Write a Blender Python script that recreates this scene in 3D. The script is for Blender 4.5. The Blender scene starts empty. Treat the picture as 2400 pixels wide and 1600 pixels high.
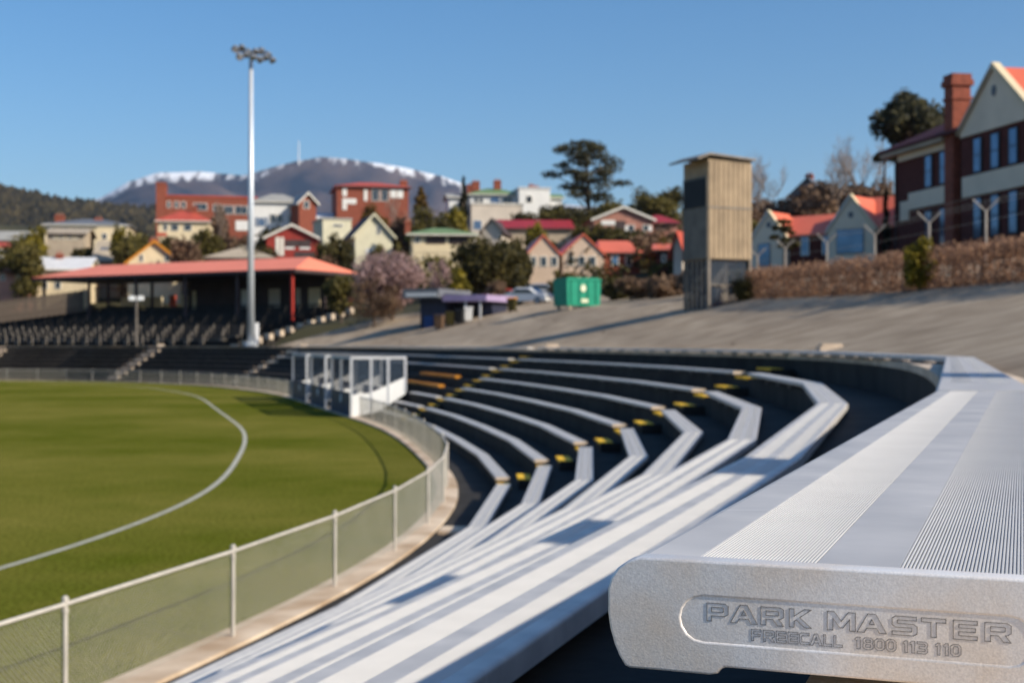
import bpy, bmesh, math, random
import numpy as np
from mathutils import Vector, Matrix
random.seed(7); rng = np.random.default_rng(11)
R = math.radians
# ------------------------------------------------------------------ camera, world, sun, exposure
scene = bpy.context.scene
COL = scene.collection
CAMZ = 3.3; F = 3150.0; HOR = 806.0
cd = bpy.data.cameras.new('camera'); cam = bpy.data.objects.new('camera', cd); COL.objects.link(cam)
cam.location = (0, 0, CAMZ); cam.rotation_euler = (R(90) + math.atan(6.0 / F), 0, 0)
cd.sensor_width = 36.0; cd.lens = 36.0 * F / 2400.0
cd.clip_start = 0.02; cd.clip_end = 60000
cd.dof.use_dof = True; cd.dof.focus_distance = 0.98; cd.dof.aperture_fstop = 14.0
scene.camera = cam
SUNV = Vector((1.49, -0.80, 1.0)).normalized()
sun_el = math.asin(SUNV.z); sun_az = math.atan2(SUNV.x, SUNV.y)
world = bpy.data.worlds.new('World'); scene.world = world; world.use_nodes = True
wn = world.node_tree; wn.nodes.clear()
sky = wn.nodes.new('ShaderNodeTexSky'); sky.sky_type = 'NISHITA'; sky.sun_disc = False
sky.sun_elevation = sun_el; sky.sun_rotation = sun_az
sky.air_density = 1.0; sky.dust_density = 1.0; sky.ozone_density = 3.5; sky.altitude = 50
bg = wn.nodes.new('ShaderNodeBackground'); bg.inputs['Strength'].default_value = 0.112
wo = wn.nodes.new('ShaderNodeOutputWorld')
hsv = wn.nodes.new('ShaderNodeHueSaturation'); hsv.inputs['Saturation'].default_value = 1.25
wn.links.new(sky.outputs[0], hsv.inputs['Color']); wn.links.new(hsv.outputs[0], bg.inputs['Color']); wn.links.new(bg.outputs[0], wo.inputs['Surface'])
sl = bpy.data.lights.new('sun', 'SUN'); sl.energy = 4.8; sl.angle = R(0.53); sl.color = (1.0, 0.90, 0.75)
so = bpy.data.objects.new('sun', sl); COL.objects.link(so)
so.rotation_euler = (-SUNV).to_track_quat('-Z', 'Y').to_euler(); so.location = (60, -30, 60)
vs = scene.view_settings; vs.view_transform = 'Standard'; vs.look = 'None'; vs.gamma = 1.0
vs.exposure = 0.32; vs.use_curve_mapping = False

def at(u, v, Y):                       # photo pixel + distance -> point
    return Vector(((u - 1200) / F * Y, Y, CAMZ + (HOR - v) / F * Y))
# ------------------------------------------------------------------ materials
MATS = {}
def mat(name, col, rough=0.7, metal=0.0, var=0.25, scale=2.0, bump=0.0, bscale=40.0, col2=None, island=False, spec=0.25, coord='Object', detail=5.0):
    if name in MATS: return MATS[name]
    m = bpy.data.materials.new(name); m.use_nodes = True
    nt = m.node_tree; p = nt.nodes['Principled BSDF']
    p.inputs['Roughness'].default_value = rough; p.inputs['Metallic'].default_value = metal
    p.inputs['Specular IOR Level'].default_value = spec
    c2 = col2 if col2 else tuple(max(0, c * (1 - var)) for c in col)
    c1 = col if col2 else tuple(min(1, c * (1 + var * .6)) for c in col)
    ramp = nt.nodes.new('ShaderNodeValToRGB')
    ramp.color_ramp.elements[0].position = .3; ramp.color_ramp.elements[1].position = .72
    ramp.color_ramp.elements[0].color = (*c2, 1); ramp.color_ramp.elements[1].color = (*c1, 1)
    tc = nt.nodes.new('ShaderNodeTexCoord')
    if island:
        g = nt.nodes.new('ShaderNodeNewGeometry')
        ramp.color_ramp.elements[0].position = 0; ramp.color_ramp.elements[1].position = 1
        nt.links.new(g.outputs['Random Per Island'], ramp.inputs[0])
    else:
        n = nt.nodes.new('ShaderNodeTexNoise'); n.inputs['Scale'].default_value = scale; n.inputs['Detail'].default_value = detail
        nt.links.new(tc.outputs[coord], n.inputs['Vector']); nt.links.new(n.outputs[0], ramp.inputs[0])
    nt.links.new(ramp.outputs[0], p.inputs['Base Color'])
    if island:                                     # thin leaves and twigs let light through
        tr = nt.nodes.new('ShaderNodeBsdfTranslucent'); mx = nt.nodes.new('ShaderNodeMixShader'); mx.inputs[0].default_value = .45
        nt.links.new(ramp.outputs[0], tr.inputs[0]); nt.links.new(p.outputs[0], mx.inputs[1]); nt.links.new(tr.outputs[0], mx.inputs[2]); nt.links.new(mx.outputs[0], nt.nodes['Material Output'].inputs['Surface'])
    if bump:
        n2 = nt.nodes.new('ShaderNodeTexNoise'); n2.inputs['Scale'].default_value = bscale; n2.inputs['Detail'].default_value = 3
        b = nt.nodes.new('ShaderNodeBump'); b.inputs['Strength'].default_value = bump; b.inputs['Distance'].default_value = 0.02
        nt.links.new(tc.outputs[coord], n2.inputs['Vector']); nt.links.new(n2.outputs[0], b.inputs['Height']); nt.links.new(b.outputs[0], p.inputs['Normal'])
    MATS[name] = m; return m
M = lambda n: MATS[n]

# ------------------------------------------------------------------ mesh helpers
class MB:
    def __init__(s): s.v = []; s.f = []; s.mi = []
    def add(s, vs, fs, mi=0):
        o = len(s.v); s.v += [tuple(p) for p in vs]
        for f in fs: s.f.append([i + o for i in f]); s.mi.append(mi)
        return s
    def box(s, x0, x1, y0, y1, z0, z1, mi=0):
        v = [(x0, y0, z0), (x1, y0, z0), (x1, y1, z0), (x0, y1, z0), (x0, y0, z1), (x1, y0, z1), (x1, y1, z1), (x0, y1, z1)]
        return s.add(v, [(0, 3, 2, 1), (4, 5, 6, 7), (0, 1, 5, 4), (1, 2, 6, 5), (2, 3, 7, 6), (3, 0, 4, 7)], mi)
    def prism(s, pts, vec, mi=0):       # planar loop extruded by vec
        n = len(pts); vec = Vector(vec); v = [Vector(p) for p in pts]; v2 = [p + vec for p in v]
        return s.add(v + v2, [list(range(n))[::-1], list(range(n, 2 * n))] + [(i, (i + 1) % n, n + (i + 1) % n, n + i) for i in range(n)], mi)
    def tube(s, pts, rads, n=8, mi=0, cap=True):
        pts = [Vector(p) for p in pts]
        if not isinstance(rads, (list, tuple)): rads = [rads] * len(pts)
        rings = []; off = len(s.v)
        ref = Vector((0.31, 0.17, 0.93))
        for i, p in enumerate(pts):
            t = (pts[min(i + 1, len(pts) - 1)] - pts[max(i - 1, 0)]).normalized()
            r = ref if abs(t.dot(ref)) < .9 else Vector((1, 0, 0))
            a = t.cross(r).normalized(); b = t.cross(a)
            for k in range(n):
                an = 2 * math.pi * k / n; s.v.append(tuple(p + (a * math.cos(an) + b * math.sin(an)) * rads[i]))
        for i in range(len(pts) - 1):
            for k in range(n):
                s.f.append([off + i * n + k, off + i * n + (k + 1) % n, off + (i + 1) * n + (k + 1) % n, off + (i + 1) * n + k]); s.mi.append(mi)
        if cap:
            s.f.append([off + k for k in range(n)][::-1]); s.mi.append(mi)
            s.f.append([off + (len(pts) - 1) * n + k for k in range(n)]); s.mi.append(mi)
        return s
    def cyl(s, p, r0, r1, h, n=16, mi=0):
        p = Vector(p); return s.tube([p, p + Vector((0, 0, h))], [r0, r1], n, mi)
    def build(s, name, mats, parent=None, smooth=False, loc=None, fix=True):
        me = bpy.data.meshes.new(name); me.from_pydata(s.v, [], s.f)
        if not isinstance(mats, (list, tuple)): mats = [mats]
        for m in mats: me.materials.append(m if not isinstance(m, str) else MATS[m])
        me.polygons.foreach_set('material_index', s.mi)
        if smooth: me.polygons.foreach_set('use_smooth', [True] * len(me.polygons))
        if fix:
            bm = bmesh.new(); bm.from_mesh(me); bmesh.ops.recalc_face_normals(bm, faces=bm.faces); bm.to_mesh(me); bm.free()
        me.update()
        o = bpy.data.objects.new(name, me); COL.objects.link(o)
        if parent: o.parent = parent
        if loc is not None: o.location = loc
        return o
def tag(o, label=None, cat=None, group=None, kind=None):
    if label: o['label'] = label
    if cat: o['category'] = cat
    if group: o['group'] = group
    if kind: o['kind'] = kind
    return o
def thing(name, label, cat, loc=(0, 0, 0), rz=0, group=None, kind=None):
    o = bpy.data.objects.new(name, None); COL.objects.link(o); o.location = loc; o.rotation_euler = (0, 0, rz)
    o.empty_display_size = .3
    return tag(o, label, cat, group, kind)
def share(name, me, parent, loc=(0, 0, 0), rz=0, scale=None):
    o = bpy.data.objects.new(name, me); COL.objects.link(o); o.parent = parent; o.location = loc; o.rotation_euler = (0, 0, rz)
    if scale: o.scale = scale
    return o
def dup(root, loc, rz=0, label=None):
    def rec(o, par):
        c = o.copy(); COL.objects.link(c); c.parent = par
        for ch in list(o.children): rec(ch, c)
        return c
    r = rec(root, None); r.location = loc; r.rotation_euler = (0, 0, rz)
    if label: r['label'] = label
    return r
def grid_mesh(name, X, Y, Z, m, parent=None, smooth=True):
    h, w = X.shape
    v = np.stack([X, Y, Z], -1).reshape(-1, 3)
    idx = np.arange(h * w).reshape(h, w)
    f = np.stack([idx[:-1, :-1], idx[:-1, 1:], idx[1:, 1:], idx[1:, :-1]], -1).reshape(-1, 4)
    me = bpy.data.meshes.new(name); me.from_pydata(v.tolist(), [], f.tolist()); me.materials.append(m)
    me.polygons.foreach_set('use_smooth', [smooth] * len(me.polygons)); me.update()
    if len(me.polygons) and me.polygons[0].normal.z < 0: me.flip_normals()
    o = bpy.data.objects.new(name, me); COL.objects.link(o)
    if parent: o.parent = parent
    return o

# ------------------------------------------------------------------ palette
mat('grass', (.135, .150, .022), 1.0, var=0, spec=0.0, col2=(.085, .115, .015), scale=.16, bump=.5, bscale=30)
mat('white_line', (.47, .46, .38), .85, var=.2, scale=3)
mat('asphalt', (.245, .205, .165), .95, spec=.05, var=.16, scale=.22, bump=.2, bscale=25)
mat('walk', (.034, .031, .028), .9, var=.4, scale=1.2)
mat('tier', (.028, .025, .022), .85, var=.55, scale=1.5, bump=.3, bscale=12)
mat('coping', (.62, .50, .38), .8, var=.35, scale=1.6, bump=.4, bscale=30)
mat('kerb', (.82, .68, .52), .85, col2=(.42, .29, .18), scale=1.1, bump=.3, bscale=20)
mat('alu', (.645, .615, .58), .42, .22, var=.07, scale=9)
mat('rib', (.70, .685, .66), .5, .2, var=.05, scale=9)
mat('bracket', (.36, .36, .36), .5, .6, var=.2)
mat('galv', (.50, .47, .42), .45, .6, var=.25, scale=8)
mat('yellow', (.95, .55, .035), .7, var=.2, scale=5)
mat('orange', (.60, .24, .02), .6, var=.2, scale=2)
mat('fence_white', (.56, .52, .46), .6, var=.2, scale=3)
mat('wire', (.46, .44, .37), .5, .3, var=.1)
mat('frame_white', (.58, .59, .61), .5, var=.08)
mat('panel_white', (.80, .80, .78), .5, var=.05)
mat('navy', (.018, .045, .11), .4, var=.3, scale=2)
mat('old_wood', (.11, .085, .065), .8, var=.35, scale=1.5)
mat('seat_frame', (.36, .31, .25), .7, var=.3, scale=2)
mat('pole', (.62, .66, .70), .42, .35, var=.05, scale=.8)
mat('lamp', (.20, .22, .26), .5, .2, var=.2)
mat('lens', (.75, .78, .80), .06, .9, var=.03)
mat('pane', (.02, .03, .045), .08, 0, var=.3, spec=.8)
mat('pane_sky', (.10, .17, .28), .05, .6, var=.3, scale=.7)
mat('trim', (.72, .68, .60), .6, var=.1)
mat('white', (.75, .74, .71), .6, var=.1, scale=.6)
mat('cream', (.70, .58, .38), .7, var=.12, scale=.6)
mat('pale', (.62, .58, .42), .7, var=.12, scale=.6)
mat('tan', (.42, .34, .25), .75, var=.2, scale=.6)
mat('render_grey', (.60, .52, .43), .8, var=.12, scale=.5)
mat('stucco', (.58, .44, .33), .8, var=.12, scale=.5)
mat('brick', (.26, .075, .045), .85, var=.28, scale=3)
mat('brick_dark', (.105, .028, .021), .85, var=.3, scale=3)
mat('brick_pink', (.42, .20, .15), .85, var=.25, scale=2)
mat('salmon', (.55, .27, .20), .8, var=.2, scale=.7)
mat('red_wall', (.30, .04, .03), .7, var=.2)
mat('roof_red', (.48, .085, .05), .55, var=.2, scale=.8)
mat('stand_roof', (.88, .255, .145), .45, var=.06, scale=.4)
mat('roof_salmon', (.70, .16, .085), .45, var=.08, scale=.4)
mat('roof_crimson', (.33, .03, .035), .5, var=.2, scale=.8)
mat('roof_green', (.16, .25, .11), .6, var=.15, scale=.7)
mat('roof_grey', (.36, .35, .32), .6, var=.2, scale=.7)
mat('roof_slate', (.15, .16, .18), .55, var=.2, scale=.7)
mat('roof_tan', (.42, .35, .26), .7, var=.15, scale=.7)
mat('roof_dark', (.07, .05, .05), .7, var=.3, scale=.7)
mat('roof_white', (.66, .66, .66), .5, var=.1, scale=.7)
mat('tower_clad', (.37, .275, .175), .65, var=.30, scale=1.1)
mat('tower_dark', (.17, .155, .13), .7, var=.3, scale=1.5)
mat('steel', (.22, .19, .16), .6, .4, var=.3)
mat('red_steel', (.42, .045, .03), .5, var=.15)
mat('bin_green', (.012, .27, .165), .45, var=.12, scale=1.5)
mat('bin_mark', (.75, .78, .55), .6, var=.1)
mat('kiosk', (.030, .034, .062), .6, var=.3)
mat('lilac', (.38, .29, .46), .6, var=.15)
mat('black', (.012, .012, .013), .6, var=.3)
mat('rubber', (.02, .02, .02), .8, var=.2)
mat('carwhite', (.75, .75, .75), .2, .1, var=.03)
mat('carsilver', (.45, .50, .58), .22, .6, var=.03)
mat('blue_bin', (.02, .06, .20), .5, var=.2)
mat('red_thing', (.45, .05, .03), .5, var=.2)
mat('bark', (.11, .08, .06), .9, var=.35, scale=3)
mat('bark_pale', (.27, .21, .17), .9, var=.3, scale=3)
def leafmat(n, a, b): mat(n, a, .65, col2=b, island=True, spec=.3)
leafmat('leaf_dark', (.135, .108, .028), (.020, .022, .009))
leafmat('leaf_olive', (.23, .185, .045), (.05, .045, .012))
leafmat('leaf_pine', (.14, .125, .055), (.022, .026, .018))
leafmat('leaf_yellow', (.36, .28, .03), (.10, .09, .012))
leafmat('leaf_brown', (.30, .19, .115), (.09, .055, .036))
leafmat('leaf_blossom', (.56, .39, .37), (.25, .15, .13))
leafmat('leaf_cypress', (.05, .045, .018), (.014, .014, .008))
leafmat('leaf_gold', (.20, .115, .02), (.07, .045, .01))
leafmat('hedge', (.56, .34, .21), (.20, .11, .07))
mat('school_render', (.80, .66, .50), .8, var=.1, scale=.5)
mat('roof_red_shaded', (.085, .016, .016), .7, var=.2, scale=.8)  # school roof red, darkened: shade of its field-side slope put into the colour
mat('post_grey', (.40, .36, .32), .7, var=.2, scale=3)
mat('hillside', (.085, .075, .035), .95, col2=(.035, .035, .018), scale=.08, coord='Object')
# ------------------------------------------------------------------ the oval's boundary curve, everything else is an offset of it
CP = [(-22, -34), (-16, -20), (-12, -9.5), (-8.9, -2), (-6.8, 3.5), (-5.45, 7.3), (-4.0, 12.16), (-3.08, 15.26), (-2.3, 18.6), (-1.72, 22.5), (-1.42, 28.5), (-1.9, 34.5),
      (-2.45, 38), (-3.44, 44.4), (-5.05, 52.4), (-7.28, 60.5), (-10.3, 71), (-14.2, 84.5), (-18.3, 95), (-25, 107.5), (-34, 116.5), (-46.6, 122),
      (-70, 123), (-100, 114), (-130, 95)]
def catmull(cp, n=24):
    out = []; c = [2 * np.array(cp[0]) - np.array(cp[1])] + [np.array(p, float) for p in cp] + [2 * np.array(cp[-1]) - np.array(cp[-2])]
    for i in range(1, len(c) - 2):
        for k in range(n):
            t = k / n
            out.append(.5 * (2 * c[i] + (c[i + 1] - c[i - 1]) * t + (2 * c[i - 1] - 5 * c[i] + 4 * c[i + 1] - c[i + 2]) * t ** 2 + (3 * c[i] - c[i - 1] - 3 * c[i + 1] + c[i + 2]) * t ** 3))
    out.append(c[-2]); return np.array(out)
raw = catmull(CP)
sl_ = np.concatenate([[0], np.cumsum(np.linalg.norm(np.diff(raw, axis=0), axis=1))])
DS = 0.5; S = np.arange(0, sl_[-1], DS)
CV = np.stack([np.interp(S, sl_, raw[:, 0]), np.interp(S, sl_, raw[:, 1])], 1)
for _ in range(60): CV[1:-1] = .25 * CV[:-2] + .5 * CV[1:-1] + .25 * CV[2:]
TG = np.gradient(CV, axis=0); TG /= np.linalg.norm(TG, axis=1)[:, None]
for _ in range(40): TG[1:-1] = .25 * TG[:-2] + .5 * TG[1:-1] + .25 * TG[2:]
TG /= np.linalg.norm(TG, axis=1)[:, None]
NM = np.stack([TG[:, 1], -TG[:, 0]], 1)          # points away from the field
def cpt(s, o, z=0.0):
    i = s / DS
    def ip(A): return np.array([np.interp(i, np.arange(len(S)), A[:, 0]), np.interp(i, np.arange(len(S)), A[:, 1])])
    if o > .5: o = .5 + (o - .5) * (1 - .13 * float(np.clip((s - AS1) / (AS2 - AS1), 0, 1)))
    p = ip(CV) + ip(NM) / np.linalg.norm(ip(NM)) * o
    return Vector((p[0], p[1], z))
AS1 = AS2 = None
def s_at_y(y): return float(S[np.argmin(np.abs(CV[:int(len(CV) * .75), 1] - y))])
AS1 = s_at_y(28.6); AS2 = s_at_y(54.0)
def offset_of(x, y):
    x = np.asarray(x, float); y = np.asarray(y, float); sh = x.shape
    P = np.stack([x.ravel(), y.ravel()], 1); C2 = CV[::4]; N2 = NM[::4]; out = np.empty(len(P))
    for a in range(0, len(P), 4000):
        d = P[a:a + 4000, None, :] - C2[None]; q = (d ** 2).sum(-1); j = q.argmin(1)
        sg = np.sign((d[np.arange(len(j)), j] * N2[j]).sum(-1)); out[a:a + 4000] = np.sqrt(q[np.arange(len(j)), j]) * sg
    return out.reshape(sh)
def gz_off(o):
    o = np.asarray(o, float)
    return np.where(o < 8, 3.06, 3.06 + np.clip(o - 8, 0, 10) * .245 + np.clip(o - 18, 0, 150) * .15 + np.clip(o - 168, 0, 500) * .03)
def gz(x, y): return float(gz_off(offset_of(np.array([x]), np.array([y])))[0])

OFF = [7.55, 6.60, 5.68, 4.78, 3.92, 3.06, 2.20, 1.34]; RISE = .387; O0 = OFF[0]; ZB = 3.158      # bench offsets, top bench height
def zt(n): return 3.04 - (.46 + RISE * (n - 1) if n else 0)      # tier tops
def zb(n): return zt(n) + .118
S0 = 6.0; S_END = float(S[-1]) - 4
AIS = [s_at_y(28.6), s_at_y(54.0), None, None]
d_ = np.linalg.norm(CV - np.array([-22.5, 104.5]), axis=1); AIS[2] = float(S[d_.argmin()])
d_ = np.linalg.norm(CV - np.array([-36, 118]), axis=1); AIS[3] = float(S[d_.argmin()])
d_ = np.linalg.norm(CV - np.array([-50, 122.5]), axis=1); AIS.append(float(S[d_.argmin()]))
AW = .68                                                    # half aisle width
def strip(mb, s0, s1, o0, o1, z0, z1, step=1.5, mi=0, solid=None):
    ss = np.linspace(s0, s1, max(2, int(abs(s1 - s0) / step) + 1)); n = len(ss); off = len(mb.v)
    for s in ss:
        mb.v.append(tuple(cpt(s, o0, z0))); mb.v.append(tuple(cpt(s, o1, z1)))
        if solid is not None: mb.v.append(tuple(cpt(s, o1, solid))); mb.v.append(tuple(cpt(s, o0, solid)))
    k = 4 if solid is not None else 2
    for i in range(n - 1):
        a = off + i * k; b = a + k
        mb.f.append([a, a + 1, b + 1, b]); mb.mi.append(mi)
        if k == 4:
            for p, q in ((1, 2), (2, 3), (3, 0)): mb.f.append([a + p, a + q, b + q, b + p]); mb.mi.append(mi)
    if k == 4:
        for a in (off, off + (n - 1) * 4): mb.f.append([a, a + 1, a + 2, a + 3]); mb.mi.append(mi)
    return mb

# ------------------------------------------------------------------ the setting
gnd = MB(); gnd.add([(-9400, -9400, -3), (9400, -9400, -3), (9400, 11500, -3), (-9400, 11500, -3)], [(0, 1, 2, 3)])
tag(gnd.build('ground', 'hillside'), 'flat ground running to the horizon', 'ground', kind='structure')
# playing field
fs = CV[(S > 1)]
mb = MB(); n = len(fs); ring = [(p[0] + .05 * 0, p[1], 0.0) for p in fs]
inner = [(-260, -34, 0), (-260, 60, 0)]
cx, cy = -70, 40
vsx = [(cx, cy, 0)] + ring + [(-200, 60, 0), (-190, -30, 0), (-80, -60, 0)]
mb.add(vsx, [(0, i, i + 1) for i in range(1, len(vsx) - 1)] + [(0, len(vsx) - 1, 1)])
fo = mb.build('playing_field', 'grass'); tag(fo, 'green mown grass of the sports oval', 'field', kind='structure')
nt = MATS['grass'].node_tree                        # lush and worn patches, mown lanes, fine tufts
pr = nt.nodes['Principled BSDF']; tc = nt.nodes.new('ShaderNodeTexCoord')
def noise(sc, det=3, vec=None):
    q = nt.nodes.new('ShaderNodeTexNoise'); q.inputs['Scale'].default_value = sc; q.inputs['Detail'].default_value = det
    nt.links.new(vec or tc.outputs['Object'], q.inputs['Vector']); return q.outputs[0]
def ramp(inp, a, b, p0=.35, p1=.65):
    q = nt.nodes.new('ShaderNodeValToRGB'); q.color_ramp.elements[0].position = p0; q.color_ramp.elements[1].position = p1
    q.color_ramp.elements[0].color = (*a, 1); q.color_ramp.elements[1].color = (*b, 1); nt.links.new(inp, q.inputs[0]); return q.outputs[0]
def mix(f, a, b, mode='MIX'):
    q = nt.nodes.new('ShaderNodeMix'); q.data_type = 'RGBA'; q.blend_type = mode
    if isinstance(f, float): q.inputs[0].default_value = f
    else: nt.links.new(f, q.inputs[0])
    nt.links.new(a, q.inputs[6]); nt.links.new(b, q.inputs[7]); return q.outputs[2]
c_a = ramp(noise(.10, 4), (.088, .110, .009), (.225, .200, .045), .36, .64)
c_b = ramp(noise(.9, 5), (.085, .105, .010), (.180, .160, .030), .3, .75)
c_c = ramp(noise(14, 3), (.5, .5, .5), (1.35, 1.35, 1.35), .3, .7)
nt.links.new(mix(1.0, mix(.38, c_a, c_b), c_c, 'MULTIPLY'), pr.inputs['Base Color'])
mb = strip(MB(), S0, S_END, -5.36, -5.23, .004, .004, 1.0)
ln = mb.build('boundary_line', 'white_line', fix=False); tag(ln, 'painted white boundary line curving over the grass', 'line', kind='structure')
mb = strip(MB(), S0, S_END, -.12, .36, .06, .06, 1.0, solid=-.4)
kb = mb.build('kerb', 'kerb', fix=True); tag(kb, 'cream concrete kerb under the boundary fence', 'kerb', kind='structure')
mb = strip(MB(), S0, S_END, .37, 1.24, .02, .02, 1.5)
tag(mb.build('walkway', 'walk', fix=False), 'dark walkway between fence and terrace', 'path', kind='structure')
b2 = MB(); a_ = cpt(AIS[0] - 4.6, .44); 
tag(strip(MB(), AIS[0] - 5.6, AIS[0] - 4.9, .44, .95, .075, .075, .7, solid=-.2).build('concrete_step', 'kerb'), 'square cream concrete block jutting from the kerb at the fence bend', 'block')
# terraces
ter = thing('terracing', 'dark concrete terrace steps curving round the oval', 'terrace', kind='structure')
BOX0, BOX1 = s_at_y(60.3), s_at_y(82.0)                     # the stretch taken up by the team boxes
for n_ in range(8):
    o0 = OFF[n_] - (.12 if n_ else .05); o1 = OFF[n_ - 1] if n_ else 8.05
    t = strip(MB(), S0, S_END, o0, o1, zt(n_), zt(n_), 1.2, solid=-.6).build('tier', 'tier', ter)
cp_ = strip(MB(), S0, S_END, O0 - .07, 8.02, zt(0) + .03, zt(0) + .03, 1.2, solid=zt(0) - .06)
cpo = cp_.build('coping', 'coping', ter); cpo['label'] = 'cream sunlit coping along the top terrace wall'
for a in AIS:                                               # half steps with yellow nosings in each aisle
    far = a > AIS[1] + 5
    for n_ in range(8):
        o0 = OFF[n_] - .12; TREAD = (OFF[n_ - 1] - OFF[n_]) if n_ else .9
        nz = strip(MB(), a - AW * .85, a + AW * .85, o0 - .012, o0 + (.5 if far else .27), zt(n_) + .012, zt(n_) + .012, .4, solid=zt(n_) - .03)
        if n_ > 0 or True:
            if n_: 
                st = strip(MB(), a - AW * .9, a + AW * .9, o0 + TREAD * .5, o0 + TREAD - .003, zt(n_) + RISE / 2, zt(n_) + RISE / 2, .4, solid=zt(n_) - .1).build('aisle_step', 'coping' if far else 'tier', ter)
                strip(MB(), a - AW * .85, a + AW * .85, o0 + TREAD * .5 - .012, o0 + TREAD * .5 + .27, zt(n_) + RISE / 2 + .012, zt(n_) + RISE / 2 + .012, .4, solid=zt(n_) + RISE / 2 - .03).build('step_nosing', 'coping' if far else 'yellow', st)
        if n_: nz.build('tier_nosing', 'coping' if far else 'yellow', ter)
# asphalt bank
sA = np.linspace(S0, AIS[2] + 6, 130); oA = np.concatenate([[8.0], np.linspace(8.6, 34, 22)])
XX = np.zeros((len(sA), len(oA))); YY = XX.copy(); ZZ = XX.copy()
for i, s in enumerate(sA):
    for j, o in enumerate(oA):
        p = cpt(s, o); XX[i, j] = p.x; YY[i, j] = p.y
ZZ = gz_off(offset_of(XX, YY)); ZZ[:, 0] = zt(0) + .02
ab = grid_mesh('asphalt_bank', XX, YY, ZZ, M('asphalt')); tag(ab, 'sloping brownish asphalt bank above the terrace', 'ground', kind='structure')
nt = MATS['asphalt'].node_tree; pr = nt.nodes['Principled BSDF']; tc = nt.nodes.new('ShaderNodeTexCoord')
mp = nt.nodes.new('ShaderNodeMapping'); mp.inputs['Scale'].default_value = (.30, .035, .25); nt.links.new(tc.outputs['Object'], mp.inputs[0])
c1 = ramp(noise(1.0, 5, mp.outputs[0]), (.335, .265, .192), (.46, .37, .268), .34, .66)
c2 = ramp(noise(60, 2), (.8, .8, .8), (1.15, 1.15, 1.15))
vo = nt.nodes.new('ShaderNodeTexVoronoi'); vo.feature = 'DISTANCE_TO_EDGE'; vo.inputs['Scale'].default_value = .22
dist = nt.nodes.new('ShaderNodeMix'); dist.data_type = 'VECTOR'; dist.inputs[0].default_value = .35
nv = nt.nodes.new('ShaderNodeTexNoise'); nv.inputs['Scale'].default_value = .6; nt.links.new(tc.outputs['Object'], nv.inputs['Vector'])
nt.links.new(tc.outputs['Object'], dist.inputs[4]); nt.links.new(nv.outputs['Color'], dist.inputs[5]); nt.links.new(dist.outputs[1], vo.inputs['Vector'])
crack = ramp(vo.outputs['Distance'], (.55, .52, .5), (1, 1, 1), 0.0, .012)
spots = ramp(noise(.9, 6), (.82, .80, .78), (1.1, 1.1, 1.1), .38, .62)
nt.links.new(mix(1.0, mix(1.0, mix(1.0, c1, c2, 'MULTIPLY'), crack, 'MULTIPLY'), spots, 'MULTIPLY'), pr.inputs['Base Color'])
# hillside
gx = np.linspace(-420, 420, 150); gy = np.concatenate([np.linspace(-60, 330, 110), np.linspace(345, 900, 25)])
XX, YY = np.meshgrid(gx, gy); OO = offset_of(XX, YY); inside = OO < 8.5
ZZ = np.where(OO < 9, -1.2, gz_off(OO) - .45)
nearf = (OO < 14) & (OO >= 9); ZZ = np.where(nearf, np.minimum(ZZ, 1.0), ZZ)
ZZ += np.where(OO > 40, 1.2 * np.sin(XX * .05 + 1) * np.cos(YY * .043), 0)
g0 = at(84, 650, 151); g1 = at(692, 630, 133); gd = np.array([g1.x - g0.x, g1.y - g0.y]); gl_ = np.linalg.norm(gd); gd /= gl_; gnn = np.array([-gd[1], gd[0]])
lx = (XX - g0.x) * gd[0] + (YY - g0.y) * gd[1]; ly = (XX - g0.x) * gnn[0] + (YY - g0.y) * gnn[1]
ZZ = np.where((lx > -44) & (lx < gl_ + 3) & (ly > -16) & (ly < 8.5), np.minimum(ZZ, 2.6), ZZ)
ZZ = np.where(YY > 340, ZZ - (YY - 340) * .02, ZZ)
hs = grid_mesh('hillside', XX, YY, ZZ, M('hillside')); tag(hs, 'suburban hillside under the houses', 'hill', kind='structure')

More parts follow.
